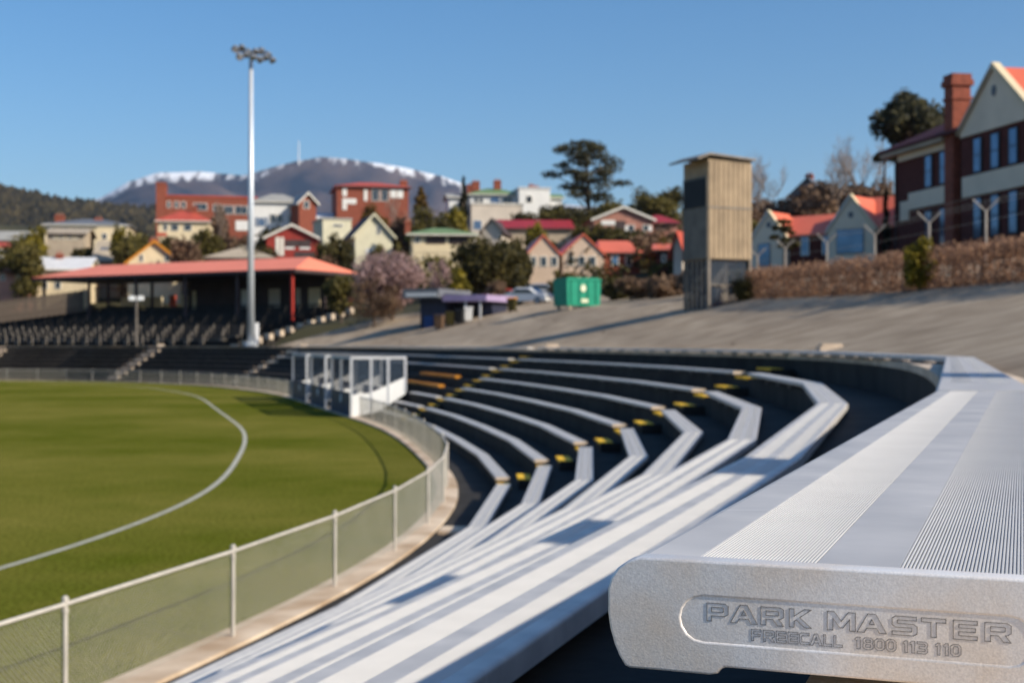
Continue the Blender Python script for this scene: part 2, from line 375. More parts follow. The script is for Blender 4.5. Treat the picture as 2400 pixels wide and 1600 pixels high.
# far forest hill and snow-dusted mountain
def ridge(name, prof, Y0, Yr, Y1, zbase, nx, ny, rough, m, seed):
    us = np.array([p[0] for p in prof], float); vv = np.array([p[1] for p in prof], float)
    r = np.random.default_rng(seed); u = np.linspace(us[0], us[-1], nx); vr = np.interp(u, us, vv)
    def fbm(n0, m0):
        out = np.zeros((ny, nx))
        for k in range(6):
            a = r.standard_normal((max(2, m0 * 2 ** k), max(2, n0 * 2 ** k)))
            yy = np.linspace(0, a.shape[0] - 1.001, ny); xx = np.linspace(0, a.shape[1] - 1.001, nx)
            y0 = yy.astype(int); x0 = xx.astype(int); fy = (yy - y0)[:, None]; fx = (xx - x0)[None]
            fy = fy * fy * (3 - 2 * fy); fx = fx * fx * (3 - 2 * fx)
            out += (a[y0][:, x0] * (1 - fy) * (1 - fx) + a[y0 + 1][:, x0] * fy * (1 - fx) + a[y0][:, x0 + 1] * (1 - fy) * fx + a[y0 + 1][:, x0 + 1] * fy * fx) * .5 ** k
        return out
    T = np.linspace(0, 1.35, ny)
    Yg = np.where(T <= 1, Y0 + (Yr - Y0) * T, Yr + (Y1 - Yr) * (T - 1) / .35)
    zr = CAMZ + (HOR - vr) / F * Yr
    XX = (u[None] - 1200) / F * Yg[:, None]; YY = Yg[:, None] * np.ones((1, nx))
    sh = np.where(T <= 1, T ** 1.35, 1 - .5 * ((T - 1) / .35))
    n = fbm(10, 5); env = np.sin(np.clip(T, 0, 1) * np.pi)[:, None] * .9 + .06
    ZZ = zbase + (zr[None] - zbase) * sh[:, None] * (1 + n * rough * env)
    if name == 'mountain': ZZ = np.where((T < 1)[:, None], np.minimum(ZZ, CAMZ + (zr[None] - CAMZ) * (Yg / Yr)[:, None] * (.955 + .03 * np.sin(XX * .004))), ZZ)
    if name == 'forest_hill': ZZ = ZZ + (r.uniform(-7, 9, ZZ.shape) - 9) * np.clip(T * 3, 0, 1)[:, None]
    o = grid_mesh(name, XX, YY, ZZ, m)
    at_ = o.data.attributes.new('below_ridge', 'FLOAT', 'POINT'); at_.data.foreach_set('value', (zr[None] - ZZ + np.where(T > 1, 0, 0)[:, None]).ravel().astype(np.float32)); return o
def terrain_mat(name, build):
    m = bpy.data.materials.new(name); m.use_nodes = True; MATS[name] = m; build(m.node_tree); return m
def forest(nt_):
    global nt, tc; nt = nt_; p = nt.nodes['Principled BSDF']; p.inputs['Roughness'].default_value = .95; p.inputs['Specular IOR Level'].default_value = .1
    tc = nt.nodes.new('ShaderNodeTexCoord')
    nt.links.new(mix(.5, ramp(noise(.02, 7), (.012, .013, .006), (.085, .062, .026), .36, .66), ramp(noise(.12, 3), (.006, .007, .003), (.11, .085, .038), .38, .66)), p.inputs['Base Color'])
def rocky(nt_):
    global nt, tc; nt = nt_; p = nt.nodes['Principled BSDF']; p.inputs['Roughness'].default_value = .95; p.inputs['Specular IOR Level'].default_value = .1
    tc = nt.nodes.new('ShaderNodeTexCoord')
    mpn = nt.nodes.new('ShaderNodeMapping'); mpn.inputs['Scale'].default_value = (1, .5, .35); nt.links.new(tc.outputs['Object'], mpn.inputs[0])
    rock = ramp(noise(.0035, 8, mpn.outputs[0]), (.012, .018, .034), (.135, .098, .090), .36, .70)
    sx = nt.nodes.new('ShaderNodeAttribute'); sx.attribute_name = 'below_ridge'
    a = nt.nodes.new('ShaderNodeMath'); a.operation = 'MULTIPLY_ADD'; nt.links.new(noise(.022, 8, mpn.outputs[0]), a.inputs[0]); a.inputs[1].default_value = -300; nt.links.new(sx.outputs['Fac'], a.inputs[2])
    mr = nt.nodes.new('ShaderNodeMapRange'); mr.inputs[1].default_value = -95; mr.inputs[2].default_value = -150; nt.links.new(a.outputs[0], mr.inputs[0])
    snow = nt.nodes.new('ShaderNodeRGB'); snow.outputs[0].default_value = (.80, .82, .86, 1)
    nt.links.new(mix(mr.outputs[0], rock, snow.outputs[0]), p.inputs['Base Color'])
terrain_mat('forest', forest); terrain_mat('mountain_rock', rocky)
tag(ridge('forest_hill', [(-1500, 470), (-700, 400), (-200, 408), (0, 424), (60, 437), (150, 455), (240, 464), (370, 470), (600, 500), (900, 560), (1300, 640)], 700, 2300, 3300, 20, 520, 150, .05, M('forest'), 3),
    'dark olive forested hill at far left', 'hill', kind='structure')
tag(ridge('mountain', [(-1200, 640), (-300, 540), (150, 486), (240, 458), (300, 422), (370, 400), (470, 395), (570, 401), (625, 383), (690, 364), (750, 352), (800, 359), (880, 374), (960, 390), (1040, 407), (1100, 430), (1250, 470), (1600, 500), (2200, 520), (3200, 600)], 5200, 8200, 11000, 100, 420, 130, .22, M('mountain_rock'), 9),
    'blue-grey mountain with snow along its summit', 'mountain', kind='structure')
mast = MB(); b_ = at(700, 372, 8150); mast.tube([b_ - Vector((0, 0, 60)), b_ + Vector((0, 0, 108))], [4.5, 2.5], 8)
tag(mast.build('summit_mast', 'panel_white'), 'thin white mast on the snowy mountain summit', 'mast')
# ------------------------------------------------------------------ benches
PW = .15; TH = .058
def plank_profile(ribs=True):
    pts = []; mi = []
    def arc(cx, cz, r, a0, a1, n=4): return [(cx + r * math.cos(R(a0 + (a1 - a0) * k / n)), cz + r * math.sin(R(a0 + (a1 - a0) * k / n))) for k in range(n + 1)]
    top = [(q, 0) for q in arc(-PW + .012, -.012, .012, 180, 90)]
    def panel(a, b):
        n = 33; p = (b - a) / n; out = []
        for k in range(n):
            x = a + k * p
            out += [((x + .02 * p, -.0018), 1), ((x + .22 * p, .0002), 1), ((x + .66 * p, .0002), 1), ((x + .80 * p, -.0018), 1)]
        return out
    if ribs:
        top += [((-.1027, 0), 1)] + panel(-.1024, -.0262) + [((-.026, 0), 0), ((.026, 0), 1)] + panel(.0262, .1024) + [((.1027, 0), 0)]
    top += [(q, 0) for q in arc(PW - .012, -.012, .012, 90, 0)]
    top += [((PW, -TH), 0), ((-PW, -TH), 0)]
    return [t[0] for t in top], [t[1] for t in top]
PROF = plank_profile(True); PROF0 = plank_profile(False)
def mitre(poly):
    out = []
    for i, p in enumerate(poly):
        a = poly[max(i - 1, 0)]; b = poly[min(i + 1, len(poly) - 1)]
        t0 = (p - a).normalized() if i else (b - p).normalized(); t1 = (b - p).normalized() if i < len(poly) - 1 else t0
        t = (t0 + t1).normalized(); n = Vector((t.y, -t.x, 0)); c = max(.5, t.dot(t1))
        out.append((p, n / c))
    return out
def bench(poly, label, mats, prof, brackets=True, group='aluminium plank benches on the terrace', wallz=None, gap=.006, leg=True):
    poly = [Vector(p) for p in poly]; org = poly[0].copy()
    t = thing('terrace_bench', label, 'bench', org, group=group)
    mt = mitre([p - org for p in poly])
    pts, mi = prof; n = len(pts)
    for i in range(len(mt) - 1):
        (p, pn), (q, qn) = mt[i], mt[i + 1]; d = (q - p).normalized()
        g0 = d * (gap if i else 0); mb = MB()
        va = [p + g0 + pn * x + Vector((0, 0, z)) for x, z in pts]; vb = [q - d * gap * 0 + qn * x + Vector((0, 0, z)) for x, z in pts]
        for k in range(n):
            k2 = (k + 1) % n; mb.add([va[k], va[k2], vb[k2], vb[k]], [(0, 1, 2, 3)], mi[k])
        mb.add(va, [list(range(n))[::-1]]); mb.add(vb, [list(range(n))])
        o = mb.build('seat_plank', mats, t, fix=False)
        if brackets:
            L = (q - p).length; m = max(1, int(round(L / 1.5)))
            if i == 0 or True:
                for k in range(m):
                    c = p + (q - p) * ((k + .5) / m); nn = Vector((d.y, -d.x, 0))
                    b = MB(); zb = -TH; zl = -TH - (.062 if not leg else .09)
                    def q4(a0, a1, l0, l1, z0, z1):
                        b.prism([c + d * a0 + nn * l0 + Vector((0, 0, z0)), c + d * a1 + nn * l0 + Vector((0, 0, z0)), c + d * a1 + nn * l1 + Vector((0, 0, z0)), c + d * a0 + nn * l1 + Vector((0, 0, z0))], (0, 0, z1 - z0))
                    q4(-.025, .025, -.11, .12, zb - .02, zb - .001); q4(-.02, .02, -.05, .05, zl, zb - .021)
                    b.build('bracket', 'bracket', t)
    return t
def row_poly(n_, s0, s1, seg):
    k = max(1, int(round((s1 - s0) / seg))); return [cpt(s0 + (s1 - s0) * i / k, OFF[n_], zb(n_)) for i in range(k + 1)]
ORD = ['top', 'second', 'third', 'fourth', 'fifth', 'sixth', 'seventh', 'eighth']
AM = [M('alu'), M('rib')]
SNEAR = s_at_y(-9)
# near bay: camera to the first aisle
cap_c = Vector((.081 + .935 * .1424, .893 - .355 * .1424, ZB)); bd = Vector((.355, .935, 0)).normalized()
j1 = cap_c + bd * 3.45
top_poly = [cap_c, j1, Vector((4.95, 14.85, ZB))]
s15 = float(S[np.argmin(np.abs((CV + NM * O0)[:int(len(CV) * .5), 1] - 14.85))])
pk = [cpt(s, O0, ZB) for s in np.linspace(s15, AIS[0] - .5, 4)[1:]]; top_poly += pk
near_top = bench(top_poly, 'nearest silver aluminium bench with embossed end cap in sharp focus', AM, PROF, leg=False)
for n_ in range(1, 8):
    bench(row_poly(n_, SNEAR, AIS[0] - AW, 6.2), 'silver ribbed bench kinking past the first aisle, %s row down from the top' % ORD[n_], AM, PROF)
for n_ in range(8):
    nm_ = 'pale silver bench between the two yellow-marked aisles, %s row from the top' % ORD[n_]
    p = row_poly(n_, AIS[0] + AW if n_ else AIS[0] - .45, AIS[1] - AW, 6.2); b = bench(p, nm_, AM, PROF)
    e = p[0] - p[1]; e.normalize(); nn = Vector((e.y, -e.x, 0)); o = MB()       # end cap towards the aisle
    o.prism([nn * x + Vector((0, 0, z)) + e * .002 for x, z in ((-.155, -.064), (.155, -.064), (.155, -.012), (.14, .003), (-.14, .003), (-.155, -.012))], e * .02)
    o.build('end_cap', 'coping', b)
sB = BOX0 - .5
for n_ in range(8):
    if n_ in (3, 4):
        q = strip(MB(), AIS[1] + 3.6, BOX0 + 4.5, OFF[n_] - .15, OFF[n_] + .15, zb(n_), zb(n_), 2, solid=zb(n_) - .11)
        tag(q.build('orange_plank', 'orange'), '%s orange plank laid along the terrace behind the white screen' % ('upper' if n_ == 3 else 'lower'), 'plank', 'orange planks')
        continue
    bench(row_poly(n_, AIS[1] + AW, (BOX0 - .4) if n_ > 4 else AIS[2] - AW, 7), 'pale bench beyond the second aisle, %s row from the top' % ORD[n_], AM, PROF0, brackets=False)
for a, b, w in ((AIS[2], AIS[3], 'between light mast and lamp post'), (AIS[3], AIS[4] , 'below the lamp post at the far end'), (AIS[4], AIS[4] + 22, 'at the far left edge')):
    for n_ in range(8):
        bench(row_poly(n_, a + AW, b - AW, 7), 'dark weathered bench %s, %s row from the top' % (w, ORD[n_]), [M('old_wood'), M('old_wood')], PROF0, brackets=False, group='weathered benches on the far terrace')
for n_ in range(5, 8):
    bench(row_poly(n_, BOX1 + .6, AIS[2] - AW, 7), 'dark weathered bench past the team boxes, %s row from the top' % ORD[n_], [M('old_wood'), M('old_wood')], PROF0, brackets=False, group='weathered benches on the far terrace')

nt = MATS['alu'].node_tree; pr = nt.nodes['Principled BSDF']; tc = nt.nodes.new('ShaderNodeTexCoord')      # scuffs and weather marks on the plain metal
rp = [q for q in nt.nodes if q.type == 'VALTORGB'][0]; mpa = nt.nodes.new('ShaderNodeMapping'); mpa.inputs['Scale'].default_value = (9, 60, 9); mpa.inputs['Rotation'].default_value = (0, 0, .36); nt.links.new(tc.outputs['Object'], mpa.inputs[0])
sc = ramp(noise(1.0, 4, mpa.outputs[0]), (1, 1, 1), (1.28, 1.28, 1.28), .63, .74); dk = ramp(noise(7, 6), (.80, .81, .83), (1.06, 1.06, 1.06), .32, .66)
nt.links.new(mix(1.0, mix(1.0, rp.outputs[0], sc, 'MULTIPLY'), dk, 'MULTIPLY'), pr.inputs['Base Color'])
# ---- joint sleeve, end cap and lettering of the nearest bench
nr = Vector((bd.y, -bd.x, 0))
Lc = lambda x, z, d=0: nr * x + Vector((0, 0, z)) - bd * d          # in the frame of near_top (origin cap_c)
jd = (Vector((4.95, 14.85, ZB)) - j1).normalized(); jr = Vector((jd.y, -jd.x, 0)); jo = j1 - cap_c
sl2 = MB()
sl2.prism([jo + jr * x + Vector((0, 0, z)) - jd * .02 for x, z in ((-.1515, -.062), (.1515, -.062), (.1515, -.01), (.142, .0022), (-.142, .0022), (-.1515, -.01))], jd * .75)
o = sl2.build('joint_sleeve', 'alu', near_top)
mat('cast', (.56, .53, .50), .40, .25, var=.12, scale=60, bump=.0)
nt = MATS['cast'].node_tree; pr = nt.nodes['Principled BSDF']; tc = nt.nodes.new('ShaderNodeTexCoord')
nA = nt.nodes.new('ShaderNodeTexNoise'); nA.inputs['Scale'].default_value = 900; nA.inputs['Detail'].default_value = 4
nB = nt.nodes.new('ShaderNodeTexNoise'); nB.inputs['Scale'].default_value = 260; nB.inputs['Detail'].default_value = 3
ad = nt.nodes.new('ShaderNodeMath'); ad.operation = 'ADD'
for q, i in ((nA, 0), (nB, 1)): nt.links.new(tc.outputs['Object'], q.inputs['Vector']); nt.links.new(q.outputs[0], ad.inputs[i])
bp = nt.nodes.new('ShaderNodeBump'); bp.inputs['Strength'].default_value = .22; bp.inputs['Distance'].default_value = .0006
nt.links.new(ad.outputs[0], bp.inputs['Height']); nt.links.new(bp.outputs[0], pr.inputs['Normal'])
stain = ramp(noise(14, 3), (.86, .74, .62), (.88, .86, .84), .36, .62); grain = ramp(noise(700, 3), (.88, .88, .88), (1.08, 1.08, 1.08), .35, .7)
nt.links.new(mix(1.0, stain, grain, 'MULTIPLY'), pr.inputs['Base Color'])
mat('groove', (.085, .075, .065), .6, .3, var=.1, scale=100)
HWC = .1530
def outline():
    L = [(-HWC + .020, .0025), (-HWC + .012, -.0005), (-HWC + .006, -.005), (-HWC + .002, -.011), (-HWC, -.018), (-HWC, -.033), (-HWC + .0015, -.043), (-HWC + .0045, -.053), (-HWC + .0075, -.060), (-HWC + .011, -.0655), (-HWC + .0135, -.0665),
         (-HWC + .066, -.0665), (-HWC + .070, -.0655), (-HWC + .0725, -.0625), (-HWC + .0755, -.061)]
    return L + [(-x, z) for x, z in L[::-1]]
def stadium(hl, r, cz, n=8):
    return [(-hl + r * math.cos(R(90 + 180 * k / n)), cz + r * math.sin(R(90 + 180 * k / n))) for k in range(n + 1)] + [(hl + r * math.cos(R(-90 + 180 * k / n)), cz + r * math.sin(R(-90 + 180 * k / n))) for k in range(n + 1)]
def curve_mesh(loops, extrude, bevel):
    c = bpy.data.curves.new('tmp', 'CURVE'); c.dimensions = '2D'; c.fill_mode = 'BOTH'; c.extrude = extrude; c.bevel_depth = bevel; c.bevel_resolution = 3
    for lp in loops:
        s = c.splines.new('POLY'); s.points.add(len(lp) - 1); s.use_cyclic_u = True
        for p, (x, z) in zip(s.points, lp): p.co = (x, z, 0, 1)
    ob = bpy.data.objects.new('tmp', c); COL.objects.link(ob); bpy.context.view_layer.update()
    me = bpy.data.meshes.new_from_object(ob.evaluated_get(bpy.context.evaluated_depsgraph_get()))
    bpy.data.objects.remove(ob); bpy.data.curves.remove(c); return me
CX = .0016                                   # text centre relative to cap centre
PZ = -.0328; PR = .0158; PH = .0915
me = curve_mesh([outline(), stadium(PH, PR, PZ)], .008, .0016)
frame = Matrix((( nr.x, 0, -bd.x, 0), (nr.y, 0, -bd.y, 0), (0, 1, 0, 0), (0, 0, 0, 1)))    # 2D x->right, y->up, z->towards the camera end
me.transform(frame @ Matrix.Translation((0, 0, .0105))); me.materials.clear(); me.materials.append(M('cast')); me.name = 'end_cap'
capo = bpy.data.objects.new('end_cap', me); COL.objects.link(capo); capo.parent = near_top
capo['label'] = 'cast end cap with a recessed lettered panel'
me2 = curve_mesh([stadium(PH + .001, PR + .001, PZ)], .004, 0); me2.transform(frame @ Matrix.Translation((0, 0, .0105 + .0048))); me2.materials.clear(); me2.materials.append(M('cast')); me2.name = 'recessed_panel'
pno = bpy.data.objects.new('recessed_panel', me2); COL.objects.link(pno); pno.parent = capo
FACE = .0105 + .0048 + .004
GL_ = {
 'P': [[(0,0),(0,1),(.85,1),(1,.88),(1,.42),(.85,.3),(.22,.3),(.22,0)], [(.22,.52),(.22,.78),(.74,.78),(.78,.74),(.78,.56),(.74,.52)]],
 'A': [[(0,0),(.36,1),(.64,1),(1,0),(.76,0),(.67,.24),(.33,.24),(.24,0)], [(.41,.45),(.5,.72),(.59,.45)]],
 'R': [[(0,0),(0,1),(.85,1),(1,.88),(1,.48),(.85,.36),(.78,.36),(1,0),(.72,0),(.52,.33),(.22,.33),(.22,0)], [(.22,.54),(.22,.79),(.74,.79),(.78,.75),(.78,.58),(.74,.54)]],
 'K': [[(0,0),(0,1),(.22,1),(.22,.6),(.68,1),(1,1),(.47,.54),(1,0),(.7,0),(.32,.4),(.22,.32),(.22,0)]],
 'M': [[(0,0),(0,1),(.25,1),(.5,.5),(.75,1),(1,1),(1,0),(.8,0),(.8,.62),(.56,.15),(.44,.15),(.2,.62),(.2,0)]],
 'S': [[(0,0),(0,.2),(.76,.2),(.79,.24),(.79,.37),(.76,.41),(.14,.41),(0,.53),(0,.88),(.14,1),(.97,1),(.97,.8),(.24,.8),(.21,.76),(.21,.65),(.24,.61),(.86,.61),(1,.49),(1,.12),(.86,0)]],
 'T': [[(.39,0),(.39,.79),(0,.79),(0,1),(1,1),(1,.79),(.61,.79),(.61,0)]],
 'E': [[(0,0),(0,1),(1,1),(1,.8),(.23,.8),(.23,.61),(.92,.61),(.92,.41),(.23,.41),(.23,.2),(1,.2),(1,0)]],
 'F': [[(0,0),(0,1),(1,1),(1,.8),(.25,.8),(.25,.6),(.9,.6),(.9,.4),(.25,.4),(.25,0)]],
 'C': [[(.15,0),(0,.15),(0,.85),(.15,1),(1,1),(1,.78),(.28,.78),(.24,.74),(.24,.26),(.28,.22),(1,.22),(1,0)]],
 'L': [[(0,0),(0,1),(.25,1),(.25,.22),(1,.22),(1,0)]],
 '1': [[(.35,0),(.35,.72),(0,.72),(0,.86),(.4,1),(1,1),(1,0)]],
 '0': [[(.25,0),(0,.2),(0,.8),(.25,1),(.75,1),(1,.8),(1,.2),(.75,0)], [(.36,.2),(.26,.3),(.26,.7),(.36,.8),(.64,.8),(.74,.7),(.74,.3),(.64,.2)]],
 '8': [[(.2,0),(0,.14),(0,.42),(.1,.52),(.02,.62),(.02,.86),(.2,1),(.8,1),(.98,.86),(.98,.62),(.9,.52),(1,.42),(1,.14),(.8,0)], [(.3,.19),(.26,.24),(.26,.37),(.3,.42),(.7,.42),(.74,.37),(.74,.24),(.7,.19)], [(.3,.61),(.27,.65),(.27,.77),(.3,.81),(.7,.81),(.73,.77),(.73,.65),(.7,.61)]],
 '3': [[(0,0),(0,.2),(.7,.2),(.76,.26),(.76,.36),(.7,.41),(.2,.41),(.2,.6),(.7,.6),(.75,.65),(.75,.74),(.7,.8),(0,.8),(0,1),(.8,1),(1,.85),(1,.62),(.9,.5),(1,.4),(1,.15),(.8,0)]]}
def lettering(spec, z0, z1, rad):
    mb = MB(); fl = MB()
    def tx(zx):
        k = ((1400 + zx * .42517) - 1200) / F; return (.893 * k - .081) / (.935 + .355 * k) - .1424
    for ch, xa, xb in spec:
        xa, xb = tx(xa), tx(xb)
        for lp in GL_[ch]:
            pts = [Vector((xa + (xb - xa) * x, z0 + (z1 - z0) * y, 0)) for x, y in lp]
            for a, b in zip(pts, pts[1:] + pts[:1]):
                d = (b - a).normalized(); n = Vector((-d.y, d.x, 0)) * rad; a2 = a - d * rad * .5; b2 = b + d * rad * .5; up = Vector((0, 0, rad * .8)); dn = Vector((0, 0, -rad))
                mb.add([a2 + n + dn, a2 + up, a2 - n + dn, b2 + n + dn, b2 + up, b2 - n + dn], [(0, 1, 4, 3), (1, 2, 5, 4), (0, 2, 1), (3, 4, 5)])
    mb.v = [tuple((frame @ Matrix.Translation((0, 0, FACE))) @ Vector(v)) for v in mb.v]
    return mb.build('lettering', 'groove', capo)
W1 = list(zip('PARKMASTER', (640, 768, 932, 1085, 1290, 1452, 1640, 1798, 1970, 2140), (755, 912, 1055, 1204, 1442, 1610, 1775, 1930, 2100, 2282)))
W2 = list(zip('FREECALL1800113110', (880, 945, 1015, 1078, 1140, 1197, 1270, 1325, 1440, 1483, 1545, 1607, 1700, 1737, 1775, 1875, 1918, 1955), (932, 1005, 1068, 1132, 1193, 1263, 1315, 1372, 1468, 1538, 1600, 1662, 1724, 1762, 1832, 1899, 1943, 2012)))
lettering(W1, -.0338, -.0225, .00042)['label'] = 'PARK MASTER in outlined capitals'
lettering(W2, -.0442, -.0370, .00032)['label'] = 'FREECALL 1800 113 110'
# post carrying the near end
pm = MB(); pc = Lc(.038, 0) + bd * .22
pm.tube([pc + Vector((0, 0, -.30)), pc + Vector((0, 0, -.061))], .03, 20); pm.tube([pc + Vector((0, 0, -.068)), pc + Vector((0, 0, -.060))], .05, 20)
pm.build('support_post', 'galv', near_top, smooth=False)
# ------------------------------------------------------------------ boundary fence
def boundary_fence(s0, s1, label, cell=.062, wr=.0017, step=3.16, o=.12, start=None):
    t = thing('boundary_fence', label, 'fence', cpt(s0, o, 0), group='boundary fences round the field'); org = t.location.copy()
    k = int((s1 - s0) / step); ss = [s0 + i * step for i in range(k + 1)]
    pm = MB(); pm.tube([(0, 0, .03), (0, 0, 1.0)], .022, 10); pm.tube([(0, 0, .98), (0, 0, 1.03), (0, 0, 1.045)], [.030, .030, .012], 10); pm.tube([(0, 0, .90), (0, 0, .93)], .031, 10)
    first = None
    for s in ss:
        p = cpt(s, o) - org; p.z = .03
        if first is None: first = pm.build('post', 'fence_white', t, smooth=False); first.location = p
        else: share('post', first.data, t, p)
    rl = MB(); rl.tube([cpt(s, o, 1.0) - org for s in ss], .020, 8); rl.build('top_rail', 'fence_white', t, smooth=True)
    for i in range(k):                            # chain link, one panel per bay
        a = cpt(ss[i], o - .03, 0) - org; b = cpt(ss[i + 1], o - .03, 0) - org; L = (b - a).length; d = (b - a) / L; h = .90; z0 = .09
        mb = MB(); side = Vector((d.y, -d.x, 0)) * wr * 1.0
        n = int((L + h) / cell)
        for sg in (1, -1):
            for j in range(n + 1):
                x = j * cell - h; t0 = max(0, -x); t1 = min(h, L - x)
                if t1 - t0 < .02: continue
                def pt(tt):
                    xx = x + tt; zz = z0 + (tt if sg > 0 else h - tt); return a + d * xx + Vector((0, 0, zz)) + side * sg
                p, q = pt(t0), pt(t1); nn = (q - p).normalized().cross(side).normalized() * wr; s2 = side.normalized() * wr
                mb.add([p + nn, p + s2, p - nn, p - s2, q + nn, q + s2, q - nn, q - s2], [(0, 1, 5, 4), (1, 2, 6, 5), (2, 3, 7, 6), (3, 0, 4, 7)])
        w = mb.build('chain_link', 'wire', t, fix=False)
        w['kind'] = 'stuff'
    return t
sBp = s_at_y(15.2)
boundary_fence(sBp - 3.16 * 5, BOX0 - .2, 'white post and chain-link fence in front, sweeping round to the team boxes')
boundary_fence(BOX1 + .4, AIS[4] + 24, 'far white post and chain-link fence beyond the team boxes', cell=.12, wr=.005)

# ------------------------------------------------------------------ team boxes on the boundary
mat('tint', (.03, .045, .06), .1, var=.2, spec=.6)
gm = bpy.data.materials.new('tinted_screen'); gm.use_nodes = True; nt = gm.node_tree; p_ = nt.nodes['Principled BSDF']
p_.inputs['Base Color'].default_value = (.05, .07, .10, 1); p_.inputs['Alpha'].default_value = .45; p_.inputs['Roughness'].default_value = .1; MATS['tinted_screen'] = gm
def bar(mb, a, b, w, up=Vector((0, 0, 1))):
    a, b = Vector(a), Vector(b); d = (b - a).normalized(); r = up if abs(d.dot(up)) < .9 else Vector((1, 0, 0))
    x = d.cross(r).normalized() * w / 2; y = d.cross(x).normalized() * w / 2
    v = [a + x + y, a - x + y, a - x - y, a + x - y]; v2 = [b + x + y, b - x + y, b - x - y, b + x - y]
    return mb.add(v + v2, [(0, 1, 2, 3), (4, 7, 6, 5), (0, 4, 5, 1), (1, 5, 6, 2), (2, 6, 7, 3), (3, 7, 4, 0)])
def team_box(sa, sb, label, first=False):
    org = cpt(sa, 0, 0); t = thing('team_box', label, 'shelter', org, group='team boxes on the boundary'); D = 2.75; ZT = 2.68
    P = lambda s, o, z: cpt(s, o, z) - org
    bars = []
    for s in (sa, sb):
        for o, zb in (((0, 0), (.95, .2), (1.85, .65), (D, 1.15)) if s == sa and first else ((0, 0), (D, 1.15))): bars.append((P(s, o, zb), P(s, o, ZT)))
        bars.append((P(s, 0, ZT), P(s, D, ZT)))
    for o in (0, D): bars.append((P(sa, o, ZT), P(sb, o, ZT)))
    if first: bars.append((P((sa + sb) / 2, 0, 1.1), P((sa + sb) / 2, 0, ZT)))
    for a, b in bars:
        bar(MB(), a, b, .11).build('frame_bar', 'frame_white', t)
    for s in ((sa, sb) if first else (sb,)):                  # solid lower panels stepping up the terrace
        e = .05 if s == sa else -.05; eps = -.035 if s == sa else .035
        q = MB(); q.prism([P(s + eps, -.04, .02), P(s + eps, -.04, 1.02), P(s + eps, .9, 1.1), P(s + eps, D, 1.82), P(s + eps, D, 1.05), P(s + eps, 1.3, .25)], (cpt(s + eps + e, 1) - cpt(s + eps, 1)))
        q.build('side_panel', 'panel_white', t)
        g = MB(); g.prism([P(s, 0, 1.0), P(s, D, 1.8), P(s, D, ZT - .05), P(s, 0, ZT - .05)], (cpt(s + .01, 1) - cpt(s, 1))); g.build('side_glass', 'tinted_screen', t)
    q = MB(); q.prism([P(sa + .1, -.05, .05), P(sa + .1, -.05, 1.12), P(sa + .1, .02, 1.12), P(sa + .1, .02, .05)], P(sb - .1, 0, 0) - P(sa + .1, 0, 0)); fp = q.build('front_panel', 'navy', t)
    mid = P(sa + (sb - sa) * .45, -.058, .78); tn = (P(sb, 0, 0) - P(sa, 0, 0)).normalized(); nn = Vector((tn.y, -tn.x, 0))
    c = MB(); c.prism([mid + tn * .2 * math.cos(k * math.pi / 8) + Vector((0, 0, .2 * math.sin(k * math.pi / 8))) for k in range(16)], -nn * .02); c.build('round_badge', 'panel_white', fp)
    g = MB(); g.prism([P(sa, 0, ZT + .06), P(sa, D, ZT + .06), P(sa, D, ZT + .075), P(sa, 0, ZT + .075)], P(sb, 0, 0) - P(sa, 0, 0)); g.build('roof_sheet', 'tinted_screen', t)
    st = MB(); z = .62
    st.prism([P(sa + .3, 1.1, z), P(sa + .3, 1.6, z), P(sa + .3, 1.6, z + .06), P(sa + .3, 1.1, z + .06)], P(sb - .3, 0, 0) - P(sa + .3, 0, 0))
    st.prism([P(sa + .3, 1.6, z + .061), P(sa + .3, 1.66, z + .061), P(sa + .3, 1.7, z + .7), P(sa + .3, 1.64, z + .7)], P(sb - .3, 0, 0) - P(sa + .3, 0, 0))
    st.build('seat', 'navy', t)
team_box(BOX0, BOX0 + 6.0, 'nearest white-framed team box with a big white lower panel', True)
team_box(BOX0 + 8.0, BOX0 + 13.6, 'middle white-framed team box with navy front')
team_box(BOX0 + 15.6, BOX1 - .4, 'farthest team box, next to the far fence')

